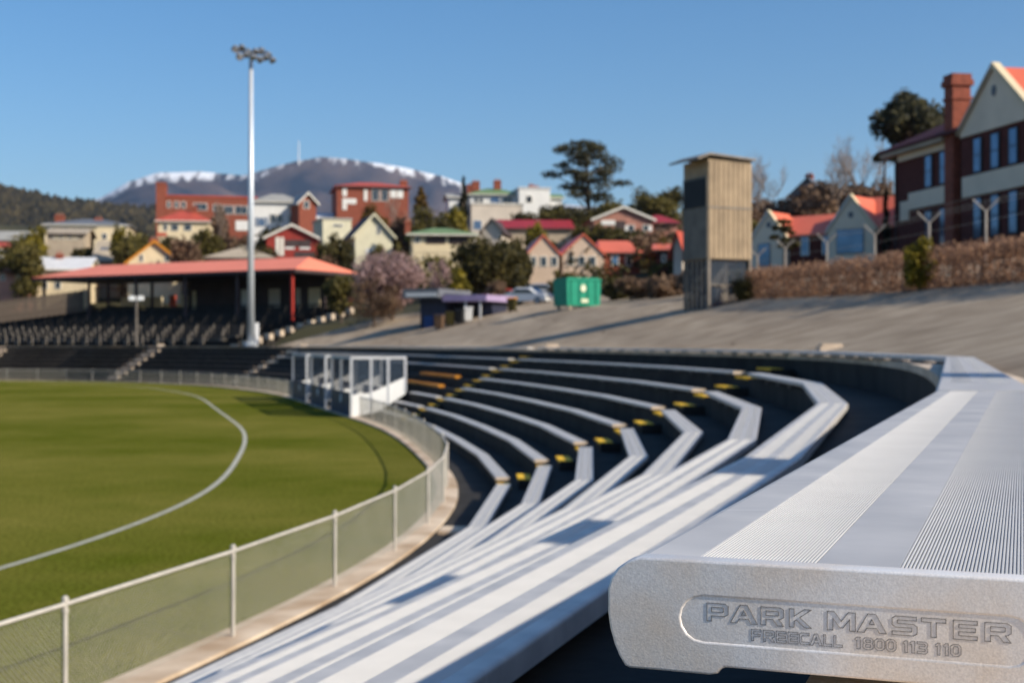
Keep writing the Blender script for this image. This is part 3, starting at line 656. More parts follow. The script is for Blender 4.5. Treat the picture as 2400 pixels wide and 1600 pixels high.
# ------------------------------------------------------------------ light masts
def light_mast(loc, H, r0, r1, label, rz=0):
    t = thing('light_mast', label, 'light mast', loc, rz, group='floodlight masts')
    m = MB(); m.tube([(0, 0, -.6), (0, 0, .5)], [.62, .62], 20); m.build('footing', 'panel_white', t)
    m = MB(); m.tube([(0, 0, .5), (0, 0, H * .5), (0, 0, H)], [r0, (r0 + r1) / 2, r1], 20); m.build('shaft', 'pole', t, smooth=True)
    m = MB(); m.box(r0 * .8, r0 * .8 + .38, -.3, .25, .45, 2.3); m.build('switch_box', 'frame_white', t)
    hd = MB()
    for y in (-.75, .1):
        bar(hd, (-1.9, y, H + .35 + (y + .75) * .55), (1.9, y, H + .35 + (y + .75) * .55), .12)
    for x in (-1.4, 0, 1.4): bar(hd, (x, -.75, H + .35), (x, .1, H + .82), .1)
    bar(hd, (0, 0, H - .1), (0, 0, H + .8), .2); hd.build('head_frame', 'lamp', t)
    lm = MB(); lm.tube([(0, .34, .16), (0, .1, .07), (0, -.12, -.03), (0, -.16, -.05)], [.08, .27, .34, .34], 14)
    ln = MB(); ln.tube([(0, -.161, -.05), (0, -.175, -.056)], [.27, .25], 14)
    lo = le = None
    for i, x in enumerate((-1.6, -.98, -.34, .36, .95, 1.62)):
        for y, z in ((-.95, H + .2), (-.1, H + .95)):
            l = lm.build('floodlight', 'lamp', t, smooth=True) if lo is None else share('floodlight', lo.data, t)
            l.location = (x, y, z + .16 * math.sin(i * 2.1 + y)); l.rotation_euler = (R(14 + 8 * ((i * 7) % 3)), 0, R((i - 2.5) * 9))
            e = ln.build('lens', 'lens', l) if le is None else share('lens', le.data, l)
            lo, le = lo or l, le or e
    return t
light_mast(tuple(at(588, 816, 121)), 25.8, .33, .19, 'tall pale floodlight mast rising in front of the red-roofed grandstand', R(38))
light_mast((12.3, .7, gz(12.3, .7)), 25.8, .50, .30, 'floodlight mast just outside the right edge whose shadow crosses the benches', R(-60))

# lamp post on the far terrace
lp = at(320, 822, 126); t = thing('lamp_post', 'short lamp post with white twin lamps before the grandstand seats', 'lamp post', lp)
MB().tube([(0, 0, 0), (0, 0, 4.7)], [.13, .09], 12).build('post', 'steel', t)
m = MB(); bar(m, (-.5, 0, 4.7), (.5, 0, 4.7), .08); m.build('cross_arm', 'panel_white', t)
for x in (-.42, .38):
    m = MB(); m.prism([(x - .3, -.2, 4.75), (x + .3, -.2, 4.75), (x + .24, -.12, 5.1), (x - .24, -.12, 5.1)], (0, .3, .05)); m.build('lamp_head', 'panel_white', t)

# ------------------------------------------------------------------ grandstand
gC = at(692, 630, 133); gL = at(84, 650, 151); EZ = gC.z
ge = Vector((gL.x - gC.x, gL.y - gC.y, 0)); GL = ge.length; ge.normalize(); gn = Vector((-ge.y, ge.x, 0))
if gn.y < 0: gn = -gn
rz = math.atan2(-ge.y, -ge.x)                                     # local +x = towards the right-hand (near) corner
t = thing('grandstand', 'long open grandstand with a wide salmon red roof', 'grandstand', (gL.x, gL.y, 0), rz)
D = 11.0; o = .9
m = MB()
e0, e1 = EZ, EZ + 1.55
v = [(-o, 0, e0), (GL, 0, e0), (GL, D, e0), (-o, D, e0), (4.2, D * .5, e1), (GL - 2.6, D * .5, e1)]
m.add(v, [(0, 1, 5, 4), (1, 2, 5), (2, 3, 4, 5), (3, 0, 4), (0, 3, 2, 1)]); m.build('roof', 'stand_roof', t)
m = MB(); m.box(-o + .05, GL - .05, .05, D - .05, e0 - .32, e0 - .012); m.build('fascia', 'roof_dark', t)
nb = 6
for i in range(nb):
    x = .6 + (GL - 1.5) * i / (nb - 1)
    MB().box(x - .13, x + .13, .5, .76, 4.2, e0 - .33).build('column', 'red_steel' if i == nb - 1 else 'roof_dark', t)
    MB().box(x - .13, x + .13, D - .9, D - .64, 4.2, e0 - .33).build('column', 'red_steel' if i == nb - 1 else 'roof_dark', t)
bw = MB(); zw0, zw1 = 5.0, 8.6
bw.box(GL * .38, GL - 3.5, D - 1.6, D - 1.3, zw0, e0 - .34); bw.build('back_wall', 'roof_dark', t)
for x, w, mm in ((GL * .40, .5, 'cream'), (GL * .595, 1.3, 'panel_white'), (GL * .70, 1.5, 'render_grey'), (GL * .80, .6, 'render_grey'), (GL - 5.6, 1.5, 'cream')):
    MB().box(x, x + w, D - 1.72, D - 1.62, 6.9, 9.3).build('wall_board', mm, t)
for x, w, mm, z0, z1 in ((1.5, 6.5, 'cream', 7.7, 8.8), (9.2, .9, 'roof_red', 7.4, 9.0), (11.0, 2.6, 'cream', 7.6, 9.0), (13.6, .9, 'roof_red', 7.5, 8.9)):
    MB().box(x, x + w, D + .4, D + .6, z0, z1).build('back_hoarding', mm, t)
# stepped seating under and in front of the roof
org = Vector((gL.x, gL.y, 0)); nst = 12
base = MB()
for k in range(nst):
    y0 = -11.7 + k * 1.6; z = 3.25 + k * .34
    base = MB(); base.box(-40, GL + 1.4 - max(0, (7 - k)) * .0, y0, y0 + 1.6 - .003, 1.0, z); base.build('seating_tier', 'tier', t)
for k in range(11):
    y0 = -11.7 + k * 1.6 + .8; z = 3.25 + k * .34
    q = thing('grandstand_seat_row', 'row of weathered timber seats with upright frames, %s up in the grandstand' % (['front', 'second', 'third', 'fourth', 'fifth', 'sixth', 'seventh', 'eighth', 'ninth', 'tenth', 'eleventh', 'twelfth', 'thirteenth', 'fourteenth'][k] + ' row'), 'seat row', org + Matrix.Rotation(rz, 3, 'Z') @ Vector((0, y0, z)), rz, group='timber seat rows in the grandstand')
    x0 = -38; x1 = GL + .6
    MB().box(x0, x1, -.18, .18, .40, .45).build('seat_plank', 'seat_frame' if k < 4 else 'walk', q)  # rows past the front four carry the shade under the roof as darker colour
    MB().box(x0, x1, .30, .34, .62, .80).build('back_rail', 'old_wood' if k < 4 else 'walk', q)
    f = MB(); f.box(-.035, .035, -.16, -.08, 0, .4); f.box(-.035, .035, .22, .30, 0, .95); f.box(-.03, .03, -.08, .22, .32, .385)
    fo_ = None; n_ = int((x1 - x0) / 1.9)
    for i in range(n_):
        x = x0 + .3 + (k * .83) % 1.9 + i * 1.9 + random.uniform(-.12, .12)
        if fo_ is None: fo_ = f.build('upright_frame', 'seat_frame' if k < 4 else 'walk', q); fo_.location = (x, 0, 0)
        else: share('upright_frame', fo_.data, q, (x, 0, 0))
# pale block steps down the right-hand side of the seating
st = thing('side_steps', 'pale block steps down the right side of the grandstand seating', 'steps', org + Matrix.Rotation(rz, 3, 'Z') @ Vector((GL + 1.9, -11.7, 3.1)), rz)
blk = None
for k in range(12):
    if blk is None: blk = MB().box(-.3, .3, -.3, .3, -.4, .18).build('block', 'coping', st); blk.location = (0, .6, 0)
    else: share('block', blk.data, st, (0, .6 + k * 1.6, k * .34))

# ------------------------------------------------------------------ timekeeper's tower
ty = 60.0; tw = thing('scoring_tower', 'tall narrow ribbed tan steel tower on open legs', 'tower', (at(1660, 722, ty).x, ty, gz(at(1660, 722, ty).x, ty)), R(24))
zb = tw.location.z; zc0 = at(0, 606, ty).z - zb; zm = at(0, 485, ty).z - zb; zc1 = at(0, 372, ty).z - zb
# local: x along lit face to the right, y to the back; corner at origin
W, Dp = 2.30, 2.1
b = MB(); b.box(0, W, 0, Dp, zc0, zc1); b.build('cabin', 'tower_clad', tw)
nr_ = 9; pn = None
for lvl, (z0, z1) in enumerate(((zc0 + .02, zm - .05), (zm + .05, zc1 - .1))):
    for i in range(nr_):
        q = MB(); x = i * W / nr_; q.prism([(x + .012, -.002, z0), (x + .05, -.035, z0), (x + W / nr_ - .05, -.035, z0), (x + W / nr_ - .012, -.002, z0)], (0, 0, z1 - z0)); q.build('cladding_sheet', 'tower_clad', tw)
b = MB(); b.box(-.03, W + .03, -.06, .0, zm - .04, zm + .04); b.build('band', 'steel', tw)
b = MB(); b.box(-.045, -.003, .02, Dp - .02, zc0 + .02, zc1 - .75); b.build('shade_toned_side', 'tower_dark', tw)  # darker than the cladding: the shade on this face is put into its colour
b = MB(); b.box(-.075, -.047, .15, Dp - .15, zc1 - 2.1, zc1 - .85); b.build('viewing_window', 'black', tw)
b = MB(); b.prism([(-.65, -.2, zc1 - .08), (0, -.2, zc1 + .16), (W + .15, -.2, zc1 + .02), (W + .15, -.2, zc1 + .09), (0, -.2, zc1 + .26), (-.65, -.2, zc1 + .01)], (0, Dp + .4, 0)); b.build('roof', 'steel', tw)
for x in (.06, W - .06):
    for y in (.06, Dp - .06):
        l = MB(); l.box(x - .06, x + .06, y - .06, y + .06, -.4, zc0 - .003); l.build('leg', 'steel', tw)
l = MB(); bar(l, (.06, .06, .2), (.06, Dp - .06, zc0 - .1), .05); bar(l, (.06, .06, zc0 - .1), (.06, Dp - .06, .2), .05); bar(l, (W - .06, .06, .2), (W - .06, Dp - .06, zc0 - .1), .05); bar(l, (.06, .06, 1.1), (W - .06, .06, 1.1), .05); l.build('bracing', 'steel', tw)
l = MB(); l.box(.1, .16, .15, Dp - .15, 0, zc0 - .02); l.build('mesh_screen', 'tinted_screen', tw)
l = MB(); l.box(.17, W - .15, .12, .15, 0, zc0 - .02); l.build('mesh_screen', 'tinted_screen', tw)
l = MB(); l.box(.17, W - .15, Dp - .16, Dp - .12, 0, zc0 - .02); l.build('rear_screen', 'tower_dark', tw)
for i in range(5): MB().box(.02, .08, .2 + i * .4, .26 + i * .4, -.1, zc0 - .02).build('screen_bar', 'seat_frame', tw)
for i, (x, y, mm, w, h) in enumerate(((1.3, .9, 'red_thing', 1.0, .3), (1.5, 1.5, 'render_grey', .6, 1.2))):
    MB().box(x - w / 2, x + w / 2, y - .3, y + .3, -.3, h).build('stored_crate', mm, tw)

# ------------------------------------------------------------------ skip bin
sy = 88; p = at(1330, 733, sy); t = thing('skip_bin', 'green steel skip bin with sloped lid on the asphalt', 'skip bin', (p.x, sy, gz(p.x, sy)), R(26))
w, d, h = 2.45, 1.9, 1.95
b = MB(); b.prism([(0, 0, .3), (w, 0, .3), (w + .06, 0, h), (-.06, 0, h)], (0, d, 0)); b.build('body', 'bin_green', t)
b = MB(); b.box(-.1, w + .1, -.06, d + .06, h + .002, h + .12); b.build('rim', 'bin_green', t)
for i in range(2): MB().box(.05 + i * w / 2, w / 2 - .05 + i * w / 2, .05, d - .05, h + .121, h + .2).build('lid', 'bin_green', t)
for i in range(4): MB().box(.25 + i * .62, .35 + i * .62, -.07, -.003, .45, h - .05).build('rib', 'bin_green', t)
b = MB(); b.prism([(1.15 + .2 * math.cos(k * math.pi / 7), -.075, 1.45 + .24 * math.sin(k * math.pi / 7)) for k in range(14)], (0, -.01, 0)); b.build('round_sticker', 'bin_mark', t)
b = MB(); b.box(1.0, 1.5, -.085, -.075, .5, .75); b.build('pale_sticker', 'bin_mark', t)
for x in (.25, w - .25):
    for y in (.2, d - .2):
        b = MB(); b.tube([(x - .06, y, .1), (x + .06, y, .1)], .15, 12); b.box(x - .1, x + .1, y - .1, y + .1, .2, .30); b.build('castor', 'coping', t)

# ------------------------------------------------------------------ kiosk
ky = 103; p = at(985, 756, ky); t = thing('kiosk', 'dark blue flat-roofed kiosk with a lilac fascia', 'kiosk', (p.x, ky, gz(p.x, ky) - .2), R(-24))
def pxm(u): return (u - 985) / F * ky
b = MB(); b.box(0, pxm(1052), 0, 4.2, -.3, 2.9); b.build('wall', 'kiosk', t)
b = MB(); b.box(pxm(1052) + .01, pxm(1150), 1.4, 4.2, -.3, 2.25); b.build('side_wing', 'kiosk', t)
b = MB(); b.box(-1.0, pxm(1052) - .1, -1.0, 4.6, 2.55, 3.25); b.build('fascia', 'roof_slate', t)
b = MB(); b.box(-.7, pxm(1045), -1.03, -1.0, 2.65, 2.95); b.build('sign_strip', 'white', t)
b = MB(); b.box(pxm(1052), pxm(1165), -.6, 4.6, 2.28, 2.75); b.build('lilac_fascia', 'lilac', t)
MB().box(.35, 1.1, -.05, -.004, .1, 1.2).build('blue_panel', 'blue_bin', t)
MB().box(pxm(1052) + .3, pxm(1052) + 2.2, 1.3, 1.39, 1.0, 2.0).build('serving_hatch', 'black', t)
for x in (pxm(1150) - .1, pxm(1110)): MB().box(x - .06, x + .06, -.5, -.38, -.3, 2.27).build('awning_post', 'frame_white', t)
def wheelie(u, v, Y, body, lid, label):
    p = at(u, v, Y); t = thing('wheelie_bin', label, 'bin', (p.x, Y, gz(p.x, Y)), R(random.uniform(-20, 30)), group='wheeled bins by the kiosk')
    b = MB(); b.add([(-.24, -.26, .1), (.24, -.26, .1), (.24, .26, .1), (-.24, .26, .1), (-.3, -.34, 1.0), (.3, -.34, 1.0), (.3, .34, 1.0), (-.3, .34, 1.0)], [(0, 3, 2, 1), (4, 5, 6, 7), (0, 1, 5, 4), (1, 2, 6, 5), (2, 3, 7, 6), (3, 0, 4, 7)]); b.build('body', body, t)
    b = MB(); b.prism([(-.32, -.38, 1.003), (.32, -.38, 1.003), (.32, -.36, 1.05), (.32, .38, 1.12), (.32, .38, 1.003)][:0] or [(-.33, -.38, 1.003), (-.33, -.36, 1.05), (-.33, .3, 1.12), (-.33, .4, 1.06), (-.33, .4, 1.003)], (.66, 0, 0)); b.build('lid', lid, t)
    for x in (-.3, .22): MB().tube([(x, .3, .1), (x + .08, .3, .1)], .12, 12).build('wheel', 'rubber', t)
wheelie(1055, 752, 99, 'leaf_dark', 'leaf_dark', 'dark green wheeled bin beside the kiosk')
wheelie(1078, 751, 99, 'black', 'black', 'black wheeled bin between the green and the pale bins')
wheelie(1098, 749, 99.5, 'white', 'white', 'pale wheeled bin right of the black one')
wheelie(1030, 754, 98.5, 'leaf_brown', 'roof_dark', 'brown wheeled bin against the kiosk wall')
wheelie(1200, 738, 101, 'leaf_dark', 'orange', 'green wheeled bin with an orange lid near the parked cars')

# ------------------------------------------------------------------ parked cars
def car(u, v, Y, body, label, rz):
    p = at(u, v, Y); t = thing('parked_car', label, 'car', (p.x, Y, gz(p.x, Y) - .05), rz, group='parked cars')
    prof = [(-2.1, .3), (-2.15, .65), (-2.0, .85), (-1.2, .95), (-.55, 1.40), (.75, 1.44), (1.55, 1.0), (2.05, .92), (2.12, .5), (2.05, .3)]
    def sec(y, s, zs=1): return [(x, y, .3 + (z - .3) * zs) for x, z in prof]
    rings = [sec(-.84, 1, .93), sec(-.6, 1), sec(.6, 1), sec(.84, 1, .93)]; b = MB(); n = len(prof)
    for r_ in rings: b.v += r_
    for i in range(3):
        for k in range(n): b.f.append([i * n + k, i * n + (k + 1) % n, (i + 1) * n + (k + 1) % n, (i + 1) * n + k]); b.mi.append(0)
    b.f.append(list(range(n))); b.mi.append(0); b.f.append(list(range(3 * n, 4 * n))); b.mi.append(0)
    b.build('body', body, t)
    for y in (-.845, .835): MB().prism([(-1.0, y, .92), (-.5, y, 1.27), (.65, y, 1.29), (1.2, y, .95)], (0, .01, 0)).build('side_window', 'pane', t)
    MB().prism([(-1.22, -.55, .975), (-1.22, .55, .975), (-.6, .5, 1.40), (-.6, -.5, 1.40)], (-.02, 0, .01)).build('windscreen', 'pane_sky', t)
    MB().prism([(1.5, -.55, 1.05), (1.5, .55, 1.05), (.82, .5, 1.42), (.82, -.5, 1.42)], (.02, 0, .01)).build('rear_window', 'pane', t)
    for x in (-1.35, 1.3):
        for y in (-.86, .7):
            wh = MB().tube([(x, y, .31), (x, y + .18, .31)], .31, 16).build('wheel', 'rubber', t)
            MB().tube([(x, y - .004, .31), (x, y + .184, .31)], .18, 12).build('rim', 'carsilver', wh)
    for y in (-.6, .6): MB().box(-2.17, -2.1, y - .18, y + .18, .62, .76).build('headlight', 'lens', t)
car(1238, 715, 113, 'carwhite', 'white parked car left of the green skip bin', R(150))
car(1256, 688, 121, 'carsilver', 'silver parked car behind the white one', R(20))
car(1185, 712, 118, 'red_thing', 'red parked car half hidden right of the kiosk', R(170))

# board fence left of the grandstand seating
f0 = at(-40, 735, 146); f1 = at(196, 704, 149); fd = f1 - f0; t = thing('board_fence', 'brown board fence left of the grandstand seats', 'fence', f0)
bo = None; nbd = 46
for i in range(nbd):
    p = fd * (i / nbd)
    if bo is None: bo = MB().box(0, .21, 0, .03, -1.2, 1.15).build('board', 'old_wood', t); bo.rotation_euler.z = math.atan2(fd.y, fd.x)
    else: share('board', bo.data, t, p, math.atan2(fd.y, fd.x), (1, 1, 1 + .04 * math.sin(i * 2.3)))
q = MB(); bar(q, Vector((0, .08, .7)), fd + Vector((0, .08, .7)), .09); q.build('rail', 'old_wood', t)

for i, (a, nm) in enumerate(((AIS[0], 'first'), (AIS[1], 'second'), (AIS[2], 'third'), (AIS[3], 'fourth'))):
    p = cpt(a + .3, 8.5); t = MB(); t.box(-.28, .28, -.22, .22, -.15, .16); t.box(-.22, .22, -.17, .17, .161, .22)
    o = t.build('marker_block', 'coping', None, loc=(p.x, p.y, zt(0) + .05)); tag(o, 'cream concrete block at the head of the %s aisle' % nm, 'block', 'concrete blocks at the aisle heads')
# ------------------------------------------------------------------ houses
def house(label, Y, u0, u1, vr, ve, kind, depth, wall, roof, yaw=8, oh=.45, wins=(), chim=(), trim=None, name='house', recess=(), group='houses on the hillside', vb=None, cat='house', extra=None, pane='pane', frame='trim', inset=None):
    uc = (u0 + u1) / 2; px = Y / F; w = (u1 - u0) * px; c = at(uc, 0, Y)
    zg = min(gz(c.x, Y), gz(c.x, Y + depth * .3)) - 1.0
    if vb: zg = min(zg, at(0, vb, Y).z) if False else at(0, vb, Y).z
    ze = at(0, ve, Y).z - zg; zr = at(0, vr, Y).z - zg
    t = thing(name, label, cat, (c.x, Y, zg), R(yaw), group)
    hw = w / 2; d = depth; X = lambda u: (u - uc) * px; Z = lambda v: at(0, v, Y).z - zg
    m = MB()
    if kind == 'gable_front': m.prism([(-hw, 0, 0), (hw, 0, 0), (hw, 0, ze), (0, 0, zr - .1), (-hw, 0, ze)], (0, d, 0))
    elif kind == 'gable_side': m.prism([(-hw, 0, 0), (-hw, d, 0), (-hw, d, ze), (-hw, d / 2, zr - .1), (-hw, 0, ze)], (w, 0, 0))
    else: m.box(-hw, hw, 0, d, 0, ze if kind != 'flat' else zr - .05)
    m.build('wall', wall, t)
    r = MB(); th = .16
    if kind == 'gable_front':
        sl = (zr - ze) / hw; e = ze - sl * oh
        r.prism([(-hw - oh, -oh, e), (0, -oh, zr), (hw + oh, -oh, e), (hw + oh, -oh, e + th), (0, -oh, zr + th), (-hw - oh, -oh, e + th)], (0, d + 2 * oh, 0)); ro = r.build('roof', roof, t)
        if trim:
            for s in (-1, 1):
                r = MB(); r.prism([(0, -oh - .06, zr - .12), (s * (hw + oh), -oh - .06, e - .12), (s * (hw + oh), -oh - .06, e + th + .03), (0, -oh - .06, zr + th + .03)], (0, .055, 0)); r.build('bargeboard', trim, t)
    elif kind == 'gable_side':
        sl = (zr - ze) / (d / 2); e = ze - sl * oh
        r.prism([(-hw - oh, -oh, e), (-hw - oh, d / 2, zr), (-hw - oh, d + oh, e), (-hw - oh, d + oh, e + th), (-hw - oh, d / 2, zr + th), (-hw - oh, -oh, e + th)], (w + 2 * oh, 0, 0)); ro = r.build('roof', roof, t)
    elif kind == 'hip':
        ins = inset if inset is not None else min(d / 2, hw * .75)
        a = [(-hw - oh, -oh), (hw + oh, -oh), (hw + oh, d + oh), (-hw - oh, d + oh)]
        v = [(x, y, ze) for x, y in a] + [(x, y, ze + .14) for x, y in a] + [(-hw + ins, d / 2, zr), (hw - ins, d / 2, zr)]
        r.add(v, [(0, 3, 2, 1), (0, 1, 5, 4), (1, 2, 6, 5), (2, 3, 7, 6), (3, 0, 4, 7), (4, 5, 9, 8), (5, 6, 9), (6, 7, 8, 9), (7, 4, 8)]); ro = r.build('roof', roof, t)
    else:
        r.box(-hw - .15, hw + .15, -.15, d + .15, zr - .049, zr + .2); ro = r.build('roof', roof, t)
    if kind in ('hip', 'gable_side'):
        yy = -oh - .09; zz_ = ze - .02 if kind == 'hip' else e + .02
        MB().box(-hw - oh, hw + oh, yy, yy + .085, zz_ - .06, zz_ + .10).build('gutter', 'trim' if wall in ('white', 'cream', 'pale') else 'roof_dark', t)
    for wd in wins:
        a0, a1, b0, b1 = wd[:4]; pm = wd[4] if len(wd) > 4 else pane
        f = MB(); f.box(X(a0) - .09, X(a1) + .09, -.07, -.003, Z(b1) - .09, Z(b0) + .09); fo_ = f.build('window', frame, t)
        nx = 2 if X(a1) - X(a0) > .9 else 1
        for k in range(nx):
            xa = X(a0) + (X(a1) - X(a0)) * k / nx; xb = X(a0) + (X(a1) - X(a0)) * (k + 1) / nx
            g = MB(); g.box(xa + .02, xb - .02, -.085, -.071, Z(b1), Z(b0)); g.build('pane', pm, fo_)
    for a0, a1, b0, b1, mm in recess:  # dark ones paint the shade inside verandahs, pale ones are rails and boards
        g = MB(); g.box(X(a0), X(a1), -.06, -.004, Z(b1), Z(b0)); g.build('verandah_panel_and_shade', mm, t)
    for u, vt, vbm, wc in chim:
        g = MB(); x = X(u); yy = d * .45; g.box(x - wc / 2, x + wc / 2, yy - wc / 2, yy + wc / 2, Z(vbm), Z(vt)); g.box(x - wc / 2 - .08, x + wc / 2 + .08, yy - wc / 2 - .08, yy + wc / 2 + .08, Z(vt) - .35, Z(vt) - .15)
        co = g.build('chimney', 'brick', ro)
        for k in (-1, 1): MB().tube([(x + k * wc * .22, yy, Z(vt)), (x + k * wc * .22, yy, Z(vt) + .35)], .1, 8).build('chimney_pot', 'brick_pink', t)
    return t
H = house
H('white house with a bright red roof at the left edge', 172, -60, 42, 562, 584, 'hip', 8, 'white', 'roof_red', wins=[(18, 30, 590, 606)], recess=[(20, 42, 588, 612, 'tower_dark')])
H('grey-green roofed house behind the red roof at the left edge', 205, -80, 62, 538, 563, 'gable_side', 9, 'tan', 'roof_grey')
H('salmon pink house low at the left edge', 158, -70, 66, 622, 637, 'gable_side', 9, 'salmon', 'salmon', wins=[(2, 10, 643, 656), (38, 46, 645, 658)])
H('big cream house with long slate-grey roof and brown wing', 222, 108, 296, 506, 528, 'hip', 12, 'cream', 'roof_slate', wins=[(112, 124, 534, 544), (150, 160, 534, 545)], chim=[(128, 498, 515, 1.4), (218, 505, 520, 1.2)])
H('brown shingled house with three pale windows under the slate roof', 190, 112, 196, 532, 548, 'gable_side', 8, 'tan', 'roof_tan', wins=[(126, 140, 549, 560, 'cream'), (146, 160, 549, 560, 'cream'), (167, 180, 549, 560, 'cream')])
H('cream house end beside the bushy yellow-green tree', 195, 228, 272, 530, 538, 'flat', 7, 'cream', 'roof_grey', wins=[(240, 250, 548, 560)])
H('grey roofed cottage between the cream houses', 172, 222, 300, 560, 610, 'gable_side', 10, 'tan', 'roof_tan', recess=[(236, 258, 580, 586, 'white')])
H('pale grey roofed cream cottage behind the left end of the grandstand', 160, 88, 200, 600, 630, 'gable_side', 9, 'cream', 'roof_white', wins=[(100, 112, 662, 676), (130, 142, 662, 676)], chim=[(125, 590, 610, .8)])
H('yellow cream gabled house with orange trim behind the grandstand roof', 165, 302, 422, 566, 614, 'gable_front', 10, 'cream', 'roof_tan', yaw=14, trim='orange', wins=[(329, 336, 598, 612), (386, 394, 598, 612)], chim=[(360, 554, 575, 1.1)])
t = H('long red brick apartment block with a tall end tower', 232, 392, 600, 462, 470, 'flat', 12, 'brick', 'roof_red', yaw=12, wins=[(395, 402, 475, 488), (412, 420, 475, 488), (428, 436, 475, 488), (455, 485, 478, 492), (500, 520, 480, 494), (525, 545, 482, 500), (550, 578, 482, 500), (500, 520, 510, 525), (552, 584, 517, 538, 'white')], name='apartment_block', cat='building')
zt_ = at(0, 436, 232).z - t.location.z
q = MB(); px_ = 232 / F; q.box((370 - 496) * px_, (391.6 - 496) * px_, -.3, 6, 0, zt_); q.box((369 - 496) * px_, (392.6 - 496) * px_, -.4, 6.1, zt_ + .002, zt_ + .4); q.build('stair_tower', 'brick', t)
H('cream house with a red hipped roof below the brick block', 208, 372, 488, 488, 519, 'hip', 9, 'cream', 'roof_red', wins=[(385, 393, 526, 540), (402, 418, 526, 540), (432, 448, 526, 540)], recess=[(370, 392, 546, 554, 'roof_red')], chim=[(449, 478, 505, .9)])
H('tan hip roofed house directly behind the grandstand roof', 160, 488, 636, 568, 606, 'hip', 10, 'tan', 'roof_tan', inset=4.2)
t = H('white two-storey house with grey roof and brown gabled wing', 214, 596, 704, 447, 474, 'hip', 10, 'white', 'roof_grey', yaw=10, wins=[(633, 647, 503, 520), (650, 662, 503, 520), (676, 684, 503, 522), (606, 622, 512, 530, 'pane_sky')], recess=[(600, 628, 510, 532, 'pane_sky')])
H('brown brick gabled wing right of the white house', 211, 700, 742, 453, 474, 'gable_front', 8, 'brick', 'roof_grey', yaw=26, trim='trim', wins=[(712, 724, 472, 488)])
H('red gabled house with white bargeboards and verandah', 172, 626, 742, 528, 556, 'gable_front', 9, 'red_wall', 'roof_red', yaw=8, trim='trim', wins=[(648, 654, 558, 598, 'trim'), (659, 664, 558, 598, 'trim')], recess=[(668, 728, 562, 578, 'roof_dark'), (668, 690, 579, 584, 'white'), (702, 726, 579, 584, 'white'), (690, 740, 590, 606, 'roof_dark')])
H('small white roofed cottage above the pale flat house', 225, 742, 776, 497, 511, 'gable_side', 6, 'white', 'roof_white')
H('pale flat-roofed house with a dark slot window', 196, 756, 824, 514, 520, 'flat', 7, 'pale', 'roof_grey', yaw=20, wins=[(782, 802, 526, 531)])
H('pale cream gabled cottage behind the pink blossom tree', 166, 832, 920, 503, 550, 'gable_front', 10, 'pale', 'roof_dark', yaw=16, trim='pale', wins=[(884, 891, 528, 548), (858, 874, 584, 604, 'white'), (878, 890, 584, 604)])
H('three-storey red brick house with a red hipped roof on the skyline', 225, 790, 958, 419, 439, 'hip', 11, 'brick', 'roof_red', yaw=12, wins=[(804, 812, 443, 460, 'white'), (804, 834, 468, 478, 'white'), (804, 812, 480, 492, 'white'), (854, 860, 446, 470, 'white'), (872, 888, 444, 470), (894, 910, 444, 470), (916, 928, 444, 462, 'white'), (932, 944, 444, 462, 'white')], chim=[(955, 414, 440, 1.2)])
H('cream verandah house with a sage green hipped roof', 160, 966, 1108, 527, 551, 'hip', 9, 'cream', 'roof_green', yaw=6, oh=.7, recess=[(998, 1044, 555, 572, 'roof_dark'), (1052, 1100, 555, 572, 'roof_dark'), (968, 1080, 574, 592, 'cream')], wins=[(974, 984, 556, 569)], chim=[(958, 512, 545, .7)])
t = H('white mansion with a pale green roof and red chimneys on the hilltop', 224, 1102, 1222, 433, 457, 'hip', 11, 'white', 'roof_green', yaw=6, wins=[(1112, 1120, 464, 476), (1124, 1132, 464, 476), (1150, 1170, 462, 478, 'pane_sky'), (1180, 1200, 462, 476)], chim=[(1107, 426, 448, 1.1), (1120, 418, 440, 1.3), (1172, 415, 436, 1.2)])
H('white wing with a tall chimney breast right of the mansion', 222, 1216, 1290, 442, 448, 'flat', 9, 'white', 'roof_white', yaw=10, wins=[(1234, 1246, 460, 474)], chim=[(1256, 428, 450, 1.0), (1270, 432, 450, .8)])
H('white garage with a green roof beside the round pine', 226, 1288, 1318, 452, 464, 'gable_side', 7, 'white', 'roof_green')
H('little white lean-to at the left of the dark cypress', 228, 1052, 1080, 452, 462, 'gable_side', 6, 'white', 'roof_grey')
H('pale stone retaining house wall under the mansion', 205, 1104, 1226, 479, 486, 'flat', 6, 'render_grey', 'trim', wins=[(1110, 1128, 518, 538, 'pane_sky')], chim=[(1164, 482, 510, .8)])
H('dark crimson roofed long house above the twin gables', 184, 1168, 1340, 511, 535, 'gable_side', 9, 'tan', 'roof_crimson', yaw=4)
H('dark gabled shed left of the crimson roof', 178, 1130, 1176, 514, 540, 'gable_front', 7, 'render_grey', 'roof_dark', yaw=-10)
